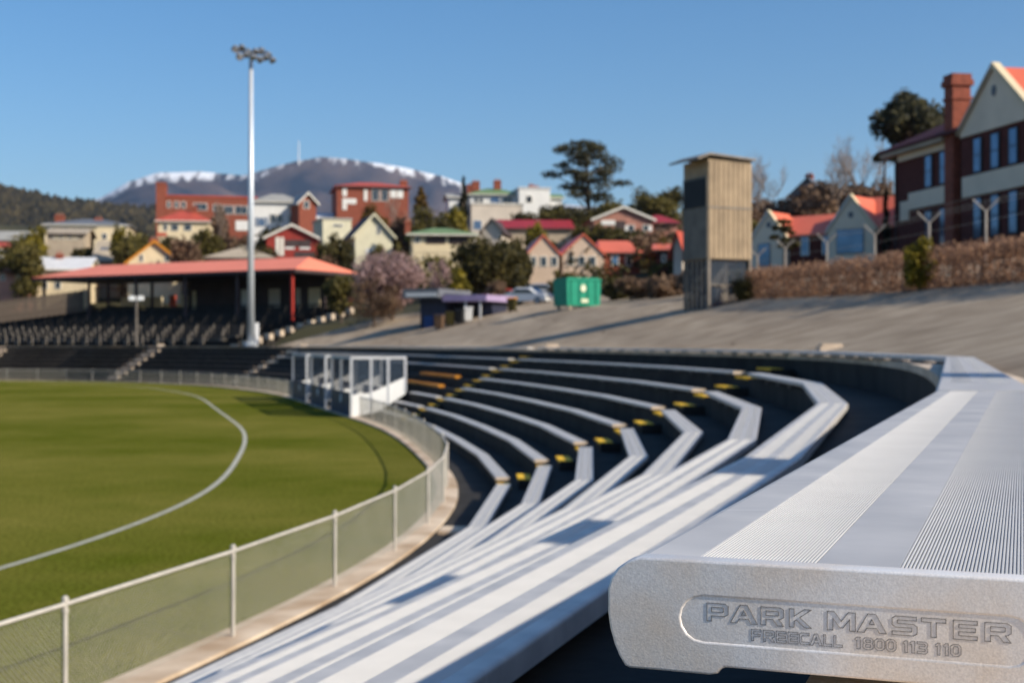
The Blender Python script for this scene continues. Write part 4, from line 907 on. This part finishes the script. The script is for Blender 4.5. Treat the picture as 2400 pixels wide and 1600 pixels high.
# twin-gabled terrace
H('left stucco gable of the red-roofed terrace behind the skip bin', 130.4, 1237, 1310, 553, 594, 'gable_front', 9, 'stucco', 'roof_salmon', yaw=6, oh=.2, wins=[(1246, 1256, 602, 622), (1267, 1281, 602, 623), (1292, 1306, 602, 622)])
H('right stucco gable of the red-roofed terrace behind the skip bin', 131.2, 1318, 1416, 551, 596, 'gable_front', 9, 'stucco', 'roof_salmon', yaw=6, oh=.2, wins=[(1331, 1345, 602, 621), (1356, 1371, 602, 621), (1381, 1396, 602, 621)])
H('red brick wing with a salmon hipped roof right of the twin gables', 133.5, 1412, 1500, 556, 594, 'hip', 9, 'brick', 'roof_salmon', yaw=6, oh=.3, wins=[(1434, 1448, 599, 621, 'pane_sky'), (1468, 1480, 599, 621)], inset=.3)
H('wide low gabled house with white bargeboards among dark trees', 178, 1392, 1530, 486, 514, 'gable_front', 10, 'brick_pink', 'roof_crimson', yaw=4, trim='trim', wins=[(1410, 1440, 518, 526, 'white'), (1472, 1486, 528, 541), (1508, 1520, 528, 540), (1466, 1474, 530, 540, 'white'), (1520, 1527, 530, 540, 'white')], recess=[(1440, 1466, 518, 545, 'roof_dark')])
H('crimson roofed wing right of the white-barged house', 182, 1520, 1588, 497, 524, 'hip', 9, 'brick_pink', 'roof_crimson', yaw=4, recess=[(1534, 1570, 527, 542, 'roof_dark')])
H('small red-roofed brick cottage left of the tan tower', 128, 1540, 1590, 570, 586, 'gable_side', 6, 'brick_dark', 'roof_salmon', yaw=-6, wins=[(1552, 1560, 598, 614)])
H('grey rendered house end hidden behind the tan tower', 122, 1578, 1600, 545, 575, 'gable_front', 6, 'render_grey', 'roof_red', yaw=-30)
H('dark slate roofed house on the skyline right of the tower', 200, 1852, 1935, 418, 455, 'gable_front', 10, 'roof_slate', 'roof_slate', yaw=-28, chim=[(1878, 400, 440, 1.0)])
# school wings on the right: facades turned towards the field, in shade
def wing(label, Y, uc, w, d, ve, vr, gw, yaw, wl, rf, wins_, gablewin, vent=True):
    c = at(uc, 0, Y); zg = gz(c.x, Y) - 1.2; t = thing('school_wing', label, 'building', (c.x, Y, zg), R(yaw), group='red-roofed school buildings')
    ze = at(0, ve, Y).z - zg; zr = at(0, vr, Y).z - zg
    MB().prism([(0, 0, 0), (0, d, 0), (0, d, ze), (0, d / 2, zr - .1), (0, 0, ze)], (w, 0, 0)).build('wall', wl, t)
    r = MB(); sl = (zr - ze) / (d / 2); oh = .35; e = ze - sl * oh
    r.prism([(-.2, -oh, e), (-.2, d / 2, zr), (-.2, d + oh, e), (-.2, d + oh, e + .15), (-.2, d / 2, zr + .15), (-.2, -oh, e + .15)], (w + .4, 0, 0)); r.build('roof', rf, t)
    g = MB(); zg2 = ze + gw * .5 * 1.15
    g.prism([(0, -.6, 0), (gw, -.6, 0), (gw, -.6, ze - .3), (gw / 2, -.6, zg2), (0, -.6, ze - .3)], (0, .6 + d * .4, 0)); g.build('gable', 'school_render', t)
    for s in (0, 1):
        x0 = -.2 if s == 0 else gw + .2; g = MB(); g.prism([(gw / 2, -.75, zg2 + .02), (x0, -.75, ze - .5), (x0, -.75, ze - .25), (gw / 2, -.75, zg2 + .3)], (0, .45, 0)); g.build('gable_coping', 'cream' if s else 'trim', t)
        g = MB(); g.prism([(gw / 2, -.298, zg2), (x0, -.298, ze - .52), (x0, -.298, ze - .35), (gw / 2, -.298, zg2 + .18)], (0, d * .45, 0)); g.build('gable_roof', rf, t)
    for x0, x1, z0, z1 in wins_:
        f = MB().box(x0 - .07, x1 + .07, -.06, -.003, z0 - .07, z1 + .07).build('window', 'trim', t); MB().box(x0, x1, -.075, -.061, z0, z1).build('pane', 'pane_sky', f)
    for x0, x1, z0, z1 in gablewin:
        f = MB().box(x0 - .07, x1 + .07, -.66, -.603, z0 - .07, z1 + .07).build('window', 'roof_slate', t); MB().box(x0, x1, -.675, -.661, z0, z1).build('pane', 'pane_sky', f)
    if vent: MB().prism([(gw / 2 + .22 * math.cos(k * math.pi / 6), -.603, ze + .9 + .25 * math.sin(k * math.pi / 6)) for k in range(12)], (0, -.02, 0)).build('gable_vent', 'roof_slate', t)
    return t
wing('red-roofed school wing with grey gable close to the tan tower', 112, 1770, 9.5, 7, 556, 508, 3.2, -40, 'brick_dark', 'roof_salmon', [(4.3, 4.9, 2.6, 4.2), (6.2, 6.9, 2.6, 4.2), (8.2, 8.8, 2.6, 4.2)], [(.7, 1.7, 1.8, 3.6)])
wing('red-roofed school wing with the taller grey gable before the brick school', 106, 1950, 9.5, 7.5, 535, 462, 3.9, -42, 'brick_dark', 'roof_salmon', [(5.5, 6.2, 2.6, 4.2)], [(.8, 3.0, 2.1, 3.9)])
# big brick school
A = Vector((28.0, 102.0)); Bv = Vector((1.6, -8.5)).normalized(); yawS = math.atan2(Bv.y, Bv.x)
zg = gz(28, 98) - .8
t = thing('brick_school', 'large two-storey dark red brick school with grey bands and gable', 'building', (A.x, A.y, zg), yawS, group='red-roofed school buildings')
ze = 17.5 - zg; L1 = 12.8; L2 = 21.3; y0 = -.5; z_ = lambda a: a - zg
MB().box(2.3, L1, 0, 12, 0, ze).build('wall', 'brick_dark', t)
r = MB(); r.add([(1.4, -.9, ze - .1), (L1, -.9, ze - .1), (L1, 12.9, ze - .1), (1.4, 12.9, ze - .1), (6.2, 6, ze + 3.4), (L1, 6, ze + 3.4), (1.4, -.9, ze + .1), (L1, -.9, ze + .1)], [(0, 1, 7, 6), (6, 7, 5, 4), (0, 6, 4, 3), (3, 4, 5, 2), (0, 3, 2, 1), (1, 2, 5, 7)]); r.build('roof', 'roof_red_shaded', t)
MB().box(3.2, L1 - 2.1, -.25, -.003, ze - .85, ze - .3).build('eaves_band', 'school_render', t)
MB().box(1.5, L1 - 2.1, -.8, -.26, ze - .4, ze - .12).build('gutter', 'tan', t)
MB().box(4.6, L1 - 2.1, -.12, -.003, z_(13.0), z_(14.2)).build('stone_band', 'school_render', t)
MB().box(3.3, 4.59, -.12, -.003, z_(12.3), z_(13.7)).build('stone_band', 'school_render', t)
zb_ = z_(16.95); gw = L2 - L1; ap = z_(20.75)
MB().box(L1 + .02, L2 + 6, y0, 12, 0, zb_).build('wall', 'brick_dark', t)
MB().prism([(L1 + .02, y0 - .12, zb_ + .003), (L2, y0 - .12, zb_ + .003), (L2, y0 - .12, zb_ + .4), (L1 + gw / 2, y0 - .12, ap), (L1 + .02, y0 - .12, zb_ + .4)], (0, 1.0, 0)).build('gable', 'school_render', t)
r = MB(); r.prism([(L1 - .25, y0 + .3, zb_ + .1), (L1 + gw / 2, y0 + .3, ap - .2), (L2 + .25, y0 + .3, zb_ + .1), (L2 + .25, y0 + .3, zb_ + .4), (L1 + gw / 2, y0 + .3, ap + .1), (L1 - .25, y0 + .3, zb_ + .4)], (0, 13, 0)); r.build('wing_roof', 'roof_salmon', t)
r = MB(); r.prism([(L2 - 2, -.4, zb_ + .1), (L2 - 2, 6, ap - 1.6), (L2 - 2, 12.5, zb_ + .1)], (9, 0, 0)); r.build('side_roof', 'roof_salmon', t)
for s in (0, 1):
    x0 = L1 - .2 if not s else L2 + .2
    MB().prism([(L1 + gw / 2, y0 - .3, ap), (x0, y0 - .3, zb_ + .15), (x0, y0 - .3, zb_ + .5), (L1 + gw / 2, y0 - .3, ap + .4)], (0, .55, 0)).build('gable_coping', 'tan' if not s else 'cream', t)
MB().box(L1 + .3, L2 + 5, y0 - .14, y0 - .003, z_(12.95), z_(14.3)).build('stone_band', 'school_render', t)
MB().prism([(L1 + gw / 2 + .28 * math.cos(k * math.pi / 6), y0 - .13, ap - 1.4 + .36 * math.sin(k * math.pi / 6)) for k in range(12)], (0, -.03, 0)).build('gable_vent', 'roof_slate', t)
def swin(x, y, z0, z1, w=.8):
    f = MB().box(x - w / 2 - .16, x + w / 2 + .16, y - .08, y - .003, z0 - .12, z1 + .1).build('window', 'black', t)
    zm_ = (z0 + z1) / 2
    MB().box(x - w / 2, x + w / 2, y - .10, y - .081, z0, zm_ - .04).build('pane', 'pane_sky', f); MB().box(x - w / 2, x + w / 2, y - .10, y - .081, zm_ + .04, z1).build('pane', 'pane_sky', f)
for x in (7.5, 9.6): swin(x, 0, z_(14.4), z_(16.5)); swin(x, 0, z_(10.1), z_(12.6))
for i in range(5): x = L1 + 2.15 + i * 2.1; swin(x, y0, z_(14.5), z_(16.6)); swin(x, y0, z_(10.2), z_(12.7))
c = MB(); cx = 11.2; ct = z_(21.5)
c.box(cx - .58, cx + .58, -.55, .75, 0, ct - .8); c.box(cx - .74, cx + .74, -.71, .91, ct - .798, ct - .4); c.box(cx - .64, cx + .64, -.61, .81, ct - .398, ct); c.box(cx - .67, cx + .67, -.64, .84, ct - 1.75, ct - 1.55); c.build('chimney', 'brick', t)
MB().tube([(2.6, -.12, 0), (2.6, -.12, ze - .2)], .07, 8).build('downpipe', 'roof_dark', t)
# ------------------------------------------------------------------ trees and shrubs
def leaf_mesh(name, C, Rd, cnt, size, m, parent, flat=.75, seed=0, shell=.55):
    r = np.random.default_rng(seed); V = []
    C = np.array(C, float); Rd = np.array(Rd, float)
    vol = Rd.prod(1) ** (1 / 1.6); pick = r.choice(len(C), cnt, p=vol / vol.sum())
    d = r.standard_normal((cnt, 3)); d /= np.linalg.norm(d, axis=1)[:, None]
    rad = shell + (1 - shell) * r.random(cnt); P = C[pick] + d * rad[:, None] * Rd[pick]
    n = d + r.standard_normal((cnt, 3)) * .8; n /= np.linalg.norm(n, axis=1)[:, None]
    a = np.cross(n, r.standard_normal((cnt, 3))); a /= np.linalg.norm(a, axis=1)[:, None]; b = np.cross(n, a)
    s = size * (.55 + .9 * r.random(cnt))[:, None]; k = flat
    quad = np.stack([P - a * s, P - b * s * k * .6 + n * s * .12, P + a * s, P + b * s * k * .6 + n * s * .12], 1).reshape(-1, 3)
    me = bpy.data.meshes.new(name); me.vertices.add(cnt * 4); me.vertices.foreach_set('co', quad.ravel())
    me.loops.add(cnt * 4); me.loops.foreach_set('vertex_index', np.arange(cnt * 4))
    me.polygons.add(cnt); me.polygons.foreach_set('loop_start', np.arange(cnt) * 4); me.polygons.foreach_set('loop_total', np.full(cnt, 4))
    me.materials.append(MATS[m]); me.update(); me.validate()
    o = bpy.data.objects.new(name, me); COL.objects.link(o)
    if parent: o.parent = parent
    return o
TN = [0]
def tree(label, u, vtop, Y, wpx, leaf, shape='round', cnt=1500, size=None, name='tree', vbot=None, trunk='bark', nclump=14, group=None, cat='tree'):
    TN[0] += 1; r = np.random.default_rng(100 + TN[0]); px = Y / F
    x = (u - 1200) * px; z0 = gz(x, Y) - .3; top = at(u, vtop, Y).z - z0; w = wpx * px / 2
    cb = (at(u, vbot, Y).z - z0) if vbot else top * .25
    if shape == 'round': cb = min(cb, .10 * top)
    cb = max(.05, cb); ch = (top - cb) / 2; cz = (top + cb) / 2
    t = thing(name, label, cat, (x, Y, z0), r.uniform(0, 6), group)
    C = []; Rd = []
    if shape == 'round':
        for k in range(nclump):
            d = r.standard_normal(3); d /= np.linalg.norm(d); q = r.uniform(.35, .72)
            C.append((d[0] * w * q, d[1] * w * q, cz + d[2] * ch * q)); s = r.uniform(.28, .46); Rd.append((w * s, w * s, ch * s * .9))
    elif shape == 'cone':
        for k in range(nclump):
            f = (k + .5) / nclump; rr = w * (1 - f) ** .8 * (.45 + .55 * min(1, f * 5)); an = r.uniform(0, 6.3)
            C.append((math.cos(an) * rr * .45, math.sin(an) * rr * .45, cb + (top - cb) * f * .96)); Rd.append((max(.12, rr * .7), max(.12, rr * .7), (top - cb) / nclump * 1.2))
    elif shape == 'pine':                       # tiers of flattened clumps on open limbs
        for k in range(nclump):
            f = k / (nclump - 1); an = k * 2.4 + r.uniform(-.4, .4); rr = w * (.95 - .72 * f ** 1.4) * r.uniform(.35, .95)
            rr = w * r.uniform(.15, 1.0) * (1 - .35 * f) * (.55 + .45 * math.sin(min(1, f * 2.2) * 1.57)); side = math.cos(an)
            C.append((side * rr, math.sin(an) * rr * .8, cb + (top - cb) * (.22 + .74 * f + r.uniform(-.06, .06)))); q = r.uniform(.16, .34)
            Rd.append((w * q, w * q, (top - cb) * r.uniform(.04, .085)))
    elif shape == 'umbrella':
        for k in range(nclump):
            an = r.uniform(0, 6.3); q = math.sqrt(r.random()) * .75
            C.append((math.cos(an) * w * q, math.sin(an) * w * q, cz + ch * (.75 - .9 * q * q) * r.uniform(.3, 1.05))); Rd.append((w * r.uniform(.25, .38), w * .3, ch * r.uniform(.2, .34)))
    size = size or max(.10, .035 * (w + ch) ** .8 + .06)
    leaf_mesh('crown', C, Rd, cnt, size, leaf, t, seed=TN[0], shell=.35)
    m = MB(); tr = max(.06, top * .022); m.tube([(0, 0, -.3), (r.uniform(-.1, .1) * w, r.uniform(-.1, .1) * w, cz * .6), (0, 0, cb + (top - cb) * .8)], [tr * 1.3, tr, tr * .3], 7)
    for c in C[::2]:
        zb = max(cb * .6, c[2] - .35 * w); m.tube([(0, 0, zb), (c[0] * .6, c[1] * .6, (zb + c[2]) / 2 + .1), c], [tr * .45, tr * .3, tr * .12], 5)
    m.build('trunk', trunk, t, fix=False)
    return t
def bare_tree(label, u, vtop, Y, wpx, seed, tone='bark_pale', depth=5, name='bare_tree'):
    r = random.Random(seed); px = Y / F; x = (u - 1200) * px; z0 = gz(x, Y) - .3; top = at(u, vtop, Y).z - z0; w = wpx * px / 2
    t = thing(name, label, 'tree', (x, Y, z0), 0, 'leafless trees behind the school'); lim = MB(); tw = MB()
    def grow(p, d, L, rad, k):
        q = p + d * L; mid = p + d * L * .5 + Vector((r.uniform(-1, 1), r.uniform(-1, 1), r.uniform(-.3, .5))) * L * .07
        (lim if k > 2 else tw).tube([p, mid, q], [rad, rad * .8, rad * .6], 5 if k > 2 else 3, cap=False)
        if k == 0: return
        for _ in range(3 if k > 1 else 4):
            dd = (d * .75 + Vector((r.uniform(-1, 1), r.uniform(-1, 1), r.uniform(-.15, .5))) * .8).normalized()
            grow(p + d * L * r.uniform(.55, 1), dd, L * r.uniform(.6, .8), rad * .58, k - 1)
    grow(Vector((0, 0, -.3)), Vector((0, 0, 1)), top * .32, top * .018, depth)
    zmax = max(v[2] for v in tw.v); s = top / zmax
    xm = max(abs(v[0]) for v in tw.v); sx_ = w * 1.15 / xm
    for q in (lim, tw): q.v = [(a * sx_, b * sx_, c * s) for a, b, c in q.v]
    lim.build('trunk', tone, t, fix=False); tw.build('twigs', tone, t, fix=False)
    return t
T = tree
T('tall open pine with flat foliage layers above the twin gables', 1375, 328, 205, 215, 'leaf_pine', 'pine', 5200, name='pine_tree', vbot=500, nclump=34, size=.28)
T('slim dark cypress beside the white mansion', 1086, 410, 205, 30, 'leaf_cypress', 'cone', 1400, name='cypress_tree', vbot=530, nclump=20, size=.3)
T('bronze pyramid conifer right of the brick house', 986, 436, 210, 44, 'leaf_gold', 'cone', 900, name='conifer', vbot=490, nclump=12, size=.35)
T('large dense dark evergreen tree in front of the twin gables', 1150, 545, 121, 195, 'leaf_dark', 'round', 5200, vbot=672, nclump=34, size=.26, name='evergreen_tree')
T('pale pink blossom tree left of the kiosk', 918, 565, 117, 215, 'leaf_blossom', 'round', 5200, vbot=715, nclump=30, size=.17, name='blossom_tree', trunk='bark')
T('brownish bare bush at the foot of the blossom tree', 880, 640, 114, 150, 'leaf_brown', 'round', 3000, vbot=735, nclump=16, size=.14, name='shrub', cat='shrub')
T('small pale blossom shrub beside the green-roofed house', 1030, 595, 126, 80, 'leaf_blossom', 'round', 900, vbot=690, nclump=12, size=.15, name='blossom_tree')
T('dark umbrella pine rising behind the brick school', 2140, 198, 128, 200, 'leaf_pine', 'umbrella', 8000, vbot=440, name='umbrella_pine', nclump=40, size=.30)
T('dark low pine branch clump at the school roof corner', 2075, 352, 124, 70, 'leaf_pine', 'umbrella', 1000, vbot=398, name='pine_tree', nclump=9, size=.28)
T('thin dark cypress left of the brick school', 2077, 440, 98, 26, 'leaf_cypress', 'cone', 1200, name='cypress_tree', vbot=600, nclump=18, size=.16)
T('dark spreading young pine before the grey gable', 1840, 516, 84, 92, 'leaf_dark', 'pine', 1300, vbot=598, name='young_pine', nclump=14, size=.14)
T('round olive bush right of the twin gables', 1316, 612, 112, 56, 'leaf_olive', 'round', 900, vbot=665, nclump=10, size=.14, name='shrub', cat='shrub')
# hill greenery: (label, u, vtop, Y, w, leaf, vbot)
G = [('yellow-green tree left of the big cream house', 78, 522, 168, 56, 'leaf_yellow', 585), ('olive bush over the salmon pink house', 62, 575, 156, 90, 'leaf_olive', 640),
     ('bushy yellow-green tree right of the big cream house', 285, 515, 170, 50, 'leaf_yellow', 590), ('dark olive tree behind the yellow gable', 318, 530, 176, 55, 'leaf_olive', 600),
     ('round leafless brown tree right of the yellow gable', 432, 545, 162, 78, 'leaf_brown', 608), ('dark bush between yellow gable and brown tree', 395, 552, 168, 60, 'leaf_dark', 608),
     ('olive shrub mass behind the tan hip roof', 492, 538, 172, 74, 'leaf_olive', 600), ('olive tree left of the red gabled house', 560, 540, 176, 90, 'leaf_brown', 605),
     ('thin leafless tree in front of the red brick block', 515, 480, 196, 40, 'leaf_brown', 560), ('dark green tree between red gable and pale cottage', 785, 545, 152, 82, 'leaf_dark', 645),
     ('bronze green tree under the brick house', 868, 470, 200, 84, 'leaf_gold', 540), ('grey-brown tree right of the pale cottage', 945, 490, 190, 80, 'leaf_brown', 560),
     ('brown tangled tree under the bronze conifer', 1000, 478, 186, 86, 'leaf_olive', 550), ('yellow-green bush left of the cypress', 1066, 478, 184, 62, 'leaf_yellow', 540),
     ('dark shrub behind the green roof', 1028, 510, 176, 90, 'leaf_dark', 560), ('yellow bush over the crimson roof', 1256, 510, 168, 52, 'leaf_yellow', 566),
     ('yellow-green shrub left of the twin gables', 1078, 640, 116, 46, 'leaf_yellow', 690), ('dark tree mass under the tall pine', 1345, 470, 196, 130, 'leaf_dark', 530),
     ('olive bushes right of the tall pine', 1425, 455, 204, 110, 'leaf_olive', 520), ('dark round tree on the skyline right of the pine', 1505, 444, 210, 90, 'leaf_dark', 510),
     ('dark tree on the skyline beside the tower', 1575, 436, 214, 84, 'leaf_dark', 520), ('dark shrubs before the white-barged house', 1440, 525, 160, 110, 'leaf_dark', 575),
     ('green shrubs under the white-barged house', 1390, 525, 164, 60, 'leaf_olive', 580), ('brown scrub right of the twin gables', 1530, 540, 142, 90, 'leaf_brown', 640),
     ('olive bush behind the bin', 1590, 540, 150, 70, 'leaf_dark', 620), ('dark bush right of the skip bin', 1450, 650, 96, 60, 'leaf_dark', 722), ('brown scrub beside the skip bin', 1500, 655, 90, 100, 'leaf_brown', 722),
     ('reddish scrub left of the tower legs', 1560, 650, 84, 90, 'leaf_brown', 720), ('brown bush behind the tower legs', 1650, 630, 74, 120, 'leaf_brown', 715), ('grey scrub at the tower foot', 1720, 640, 70, 90, 'leaf_olive', 712),
     ('brown wooded clump right of the tower top', 1800, 455, 150, 110, 'leaf_brown', 560), ('russet tree above the first school roof', 1880, 430, 150, 120, 'leaf_brown', 540),
     ('dark brown tree above the school roofs', 1950, 405, 146, 130, 'leaf_brown', 540), ('tawny tree beside the brick school', 2030, 410, 140, 120, 'leaf_brown', 540), ('dark evergreen between the school gables', 1930, 480, 140, 90, 'leaf_dark', 540),
     ('broad brown tree right behind the tower', 1790, 480, 128, 120, 'leaf_brown', 590), ('grey-brown tree over the first grey gable', 1850, 455, 132, 130, 'leaf_brown', 560), ('dark brown thicket behind the middle school roof', 1915, 450, 128, 120, 'leaf_brown', 560), ('warm brown tree left of the thin cypress', 2045, 435, 122, 110, 'leaf_brown', 560), ('olive thicket between tower and first gable', 1765, 520, 118, 70, 'leaf_olive', 610),
     ('large olive tree at the far left', 40, 545, 160, 110, 'leaf_olive', 640), ('spreading olive tree right of the big cream house', 300, 520, 168, 80, 'leaf_olive', 600), ('broad dark tree below the white house', 600, 560, 164, 90, 'leaf_dark', 610), ('dark tree left of the twin gables', 1215, 560, 128, 80, 'leaf_dark', 650), ('broad dark hedge tree below the white-barged house', 1480, 545, 150, 140, 'leaf_dark', 600), ('olive skyline trees left of the tower', 1540, 450, 200, 120, 'leaf_olive', 520), ('olive skyline bush under the tall pine', 1290, 480, 196, 100, 'leaf_olive', 530),
     ('dark bush on the skyline near the school', 1775, 470, 160, 60, 'leaf_dark', 540), ('olive bush at the left of the kiosk', 800, 640, 128, 70, 'leaf_olive', 715), ('pale shrub right of the kiosk', 1165, 660, 114, 60, 'leaf_brown', 720),
     ('dark shrubs behind the parked cars', 1280, 670, 122, 70, 'leaf_dark', 715), ('olive hillside bush behind the grandstand', 200, 570, 178, 60, 'leaf_dark', 620), ('dark bush at far left hillside', 20, 600, 165, 50, 'leaf_dark', 640),
     ('dark bush behind the crimson roof', 1220, 492, 196, 70, 'leaf_dark', 540), ('olive bush beside the mansion wing', 1300, 470, 212, 80, 'leaf_dark', 520), ('dark bush below the brick block', 470, 545, 190, 90, 'leaf_dark', 610),
     ('dark shrubs under the white house', 640, 535, 186, 100, 'leaf_dark', 600), ('brown bush right of the red gabled house', 765, 590, 146, 50, 'leaf_brown', 650), ('green shrub under the pale cottage', 880, 575, 150, 60, 'leaf_olive', 640)]
for l, u, vt, Y, w, lf, vb in G:
    T(l, u, vt - 8, Y, w * 1.28, lf, 'round', int(800 + w * 14), vbot=vb, nclump=20, size=.22 + Y * .0006, name='shrub' if w < 75 else 'tree', cat='shrub' if w < 75 else 'tree', group='trees and shrubs on the hillside')
# shrubbery between the houses, too tangled to count
fr = np.random.default_rng(77); acc = {'leaf_dark': ([], []), 'leaf_olive': ([], []), 'leaf_brown': ([], [])}
xs = []; ys = []; us = fr.uniform(-60, 2120, 900); Ys = fr.uniform(124, 240, 900); X_ = (us - 1200) / F * Ys; O_ = offset_of(X_, Ys); Z_ = gz_off(O_)
for k in range(900):
    if O_[k] < 36 or (us[k] < 860 and Ys[k] < 166): continue
    lf = ('leaf_dark', 'leaf_dark', 'leaf_olive', 'leaf_brown', 'leaf_brown')[int(us[k] / 90 + Ys[k] / 25) % 5]; h = fr.uniform(1.8, 4.6); w_ = fr.uniform(1.4, 3.2)
    for q in range(4):
        acc[lf][0].append((X_[k] + fr.uniform(-.6, .6) * w_, Ys[k] + fr.uniform(-.6, .6) * w_, Z_[k] - .4 + h * fr.uniform(.2, .85))); acc[lf][1].append((w_ * .5, w_ * .5, h * .3))
for lf, lb in (('leaf_dark', 'dark green shrubbery filling the gaps between the hillside houses'), ('leaf_olive', 'olive shrubbery filling the gaps between the hillside houses'), ('leaf_brown', 'brown winter shrubbery filling the gaps between the hillside houses')):
    tag(leaf_mesh('shrubbery', acc[lf][0], acc[lf][1], 26000, .30, lf, None, seed=4, shell=.3), lb, 'shrubbery', kind='stuff')
bare_tree('leafless tree right of the tower top', 1800, 345, 140, 110, 3, depth=6)
bare_tree('slender leafless tree touching the tower', 1770, 372, 146, 50, 8)
bare_tree('wide leafless tree on the skyline before the school', 1945, 315, 138, 150, 5, depth=6)
bare_tree('tall leafless tree left of the umbrella pine', 2025, 292, 142, 150, 12, depth=6)
bare_tree('small leafless street tree before the red brick block', 515, 462, 190, 40, 21)
bare_tree('leafless tree beside the brick house on the skyline', 930, 450, 205, 60, 31)

# ------------------------------------------------------------------ hedge and security fence on the right
HA = at(1762, 704, 61); HB = at(2560, 652, 33.5)
def hp(f): 
    p = HA.lerp(HB, f); return p
hl = (HB - HA); 
t = thing('hedge', 'long brown winter hedge along the top of the asphalt bank', 'hedge', (HA.x, HA.y, HA.z))
nC = 120; C = []; Rd = []
for i in range(int(nC * 1.7)):
    f = (i + .5) / nC; p = hl * f; p.z = gz(HA.x + p.x, HA.y + p.y) - HA.z; hgt = 1.25 - .10 * f + random.uniform(-.12, .12)
    for zq in (.0, .20, .50, .80, 1.02):
        C.append((p.x + random.uniform(-.25, .25), p.y + random.uniform(-.2, .2), p.z - .05 + zq * hgt * .92)); Rd.append((.34, .38, .27))
leaf_mesh('foliage', C, Rd, 50000, .058, 'hedge', t, seed=5, shell=.3)
sm = MB()
for i in range(60):
    p = hl * ((i + .5) / 60); sm.tube([(p.x, p.y, p.z - .4), (p.x + random.uniform(-.2, .2), p.y, p.z + .9)], [.03, .012], 5)
sm.build('stems', 'bark', t, fix=False)['kind'] = 'stuff'
def shrub_at(label, f, w, h, leaf, cnt, side=-.35):
    p = hp(f); t = thing('shrub', label, 'shrub', (p.x + side, p.y - .1, p.z - .1), group='shrubs in the hedge'); C = []; Rd = []
    r = np.random.default_rng(int(f * 1000))
    for k in range(12): C.append((r.uniform(-w, w) * .6, r.uniform(-w, w) * .5, r.uniform(.2, .85) * h)); Rd.append((w * .42, w * .42, h * .22))
    leaf_mesh('foliage', C, Rd, cnt, .075, leaf, t, seed=int(f * 999), shell=.3)
    MB().tube([(0, 0, -.2), (0, 0, h * .6)], [.05, .02], 6).build('stem', 'bark', t)
shrub_at('yellow-topped green shrub standing out of the hedge', .665, .62, 1.75, 'leaf_yellow', 2600)
shrub_at('dark green shrub at the tower end of the hedge', .02, .8, 1.3, 'leaf_dark', 2200)
sf = thing('security_fence', 'row of Y-topped white posts with wire strands behind the hedge', 'fence', (HA.x, HA.y, HA.z))
tops = []
for u, vf in ((1742, 600), (1841, 581), (1938, 569), (2050, 550), (2177, 522), (2311, 494), (2455, 462)):
    best = min((abs((hp(f / 400).x + .9 - 0) / hp(f / 400).y - (u - 1200) / F), f / 400) for f in range(-30, 401)); f = best[1]
    p = hp(f); p = Vector((p.x + .9, p.y, p.z)); zf = at(0, vf, p.y).z; q = p - HA; h = zf - HA.z
    po = MB(); po.tube([(q.x, q.y, q.z - .4), (q.x, q.y, h)], .038, 10); o_ = po.build('post', 'post_grey', sf)
    for s in (-1, 1):
        a = MB(); e = Vector((q.x + s * .36, q.y - s * .12, h + .36)); a.tube([(q.x, q.y, h - .02), e], .028, 8); a.build('arm', 'post_grey', sf)
    tops.append(Vector((q.x, q.y, h)))
for k, (dx, dz) in enumerate(((.40, .4), (-.40, .4), (.2, .2), (-.2, .2), (0, -.3))):
    w_ = MB(); w_.tube([p + Vector((dx, -dx * .3, dz)) for p in tops], .006, 4); w_.build('wire_strand', 'wire', sf)

# ------------------------------------------------------------------ air
hz = MB(); hz.box(-9500, 9500, -9500, 11600, -4, 1420)
hm = bpy.data.materials.new('haze'); hm.use_nodes = True; nt = hm.node_tree; nt.nodes.remove(nt.nodes['Principled BSDF'])
pv = nt.nodes.new('ShaderNodeVolumePrincipled'); pv.inputs['Color'].default_value = (.50, .70, 1.0, 1); pv.inputs['Density'].default_value = 0.000035; pv.inputs['Anisotropy'].default_value = .2
nt.links.new(pv.outputs[0], nt.nodes['Material Output'].inputs['Volume'])
if True:
    tag(hz.build('haze', hm), 'thin blue haze in the air before the mountain', 'haze', kind='stuff')
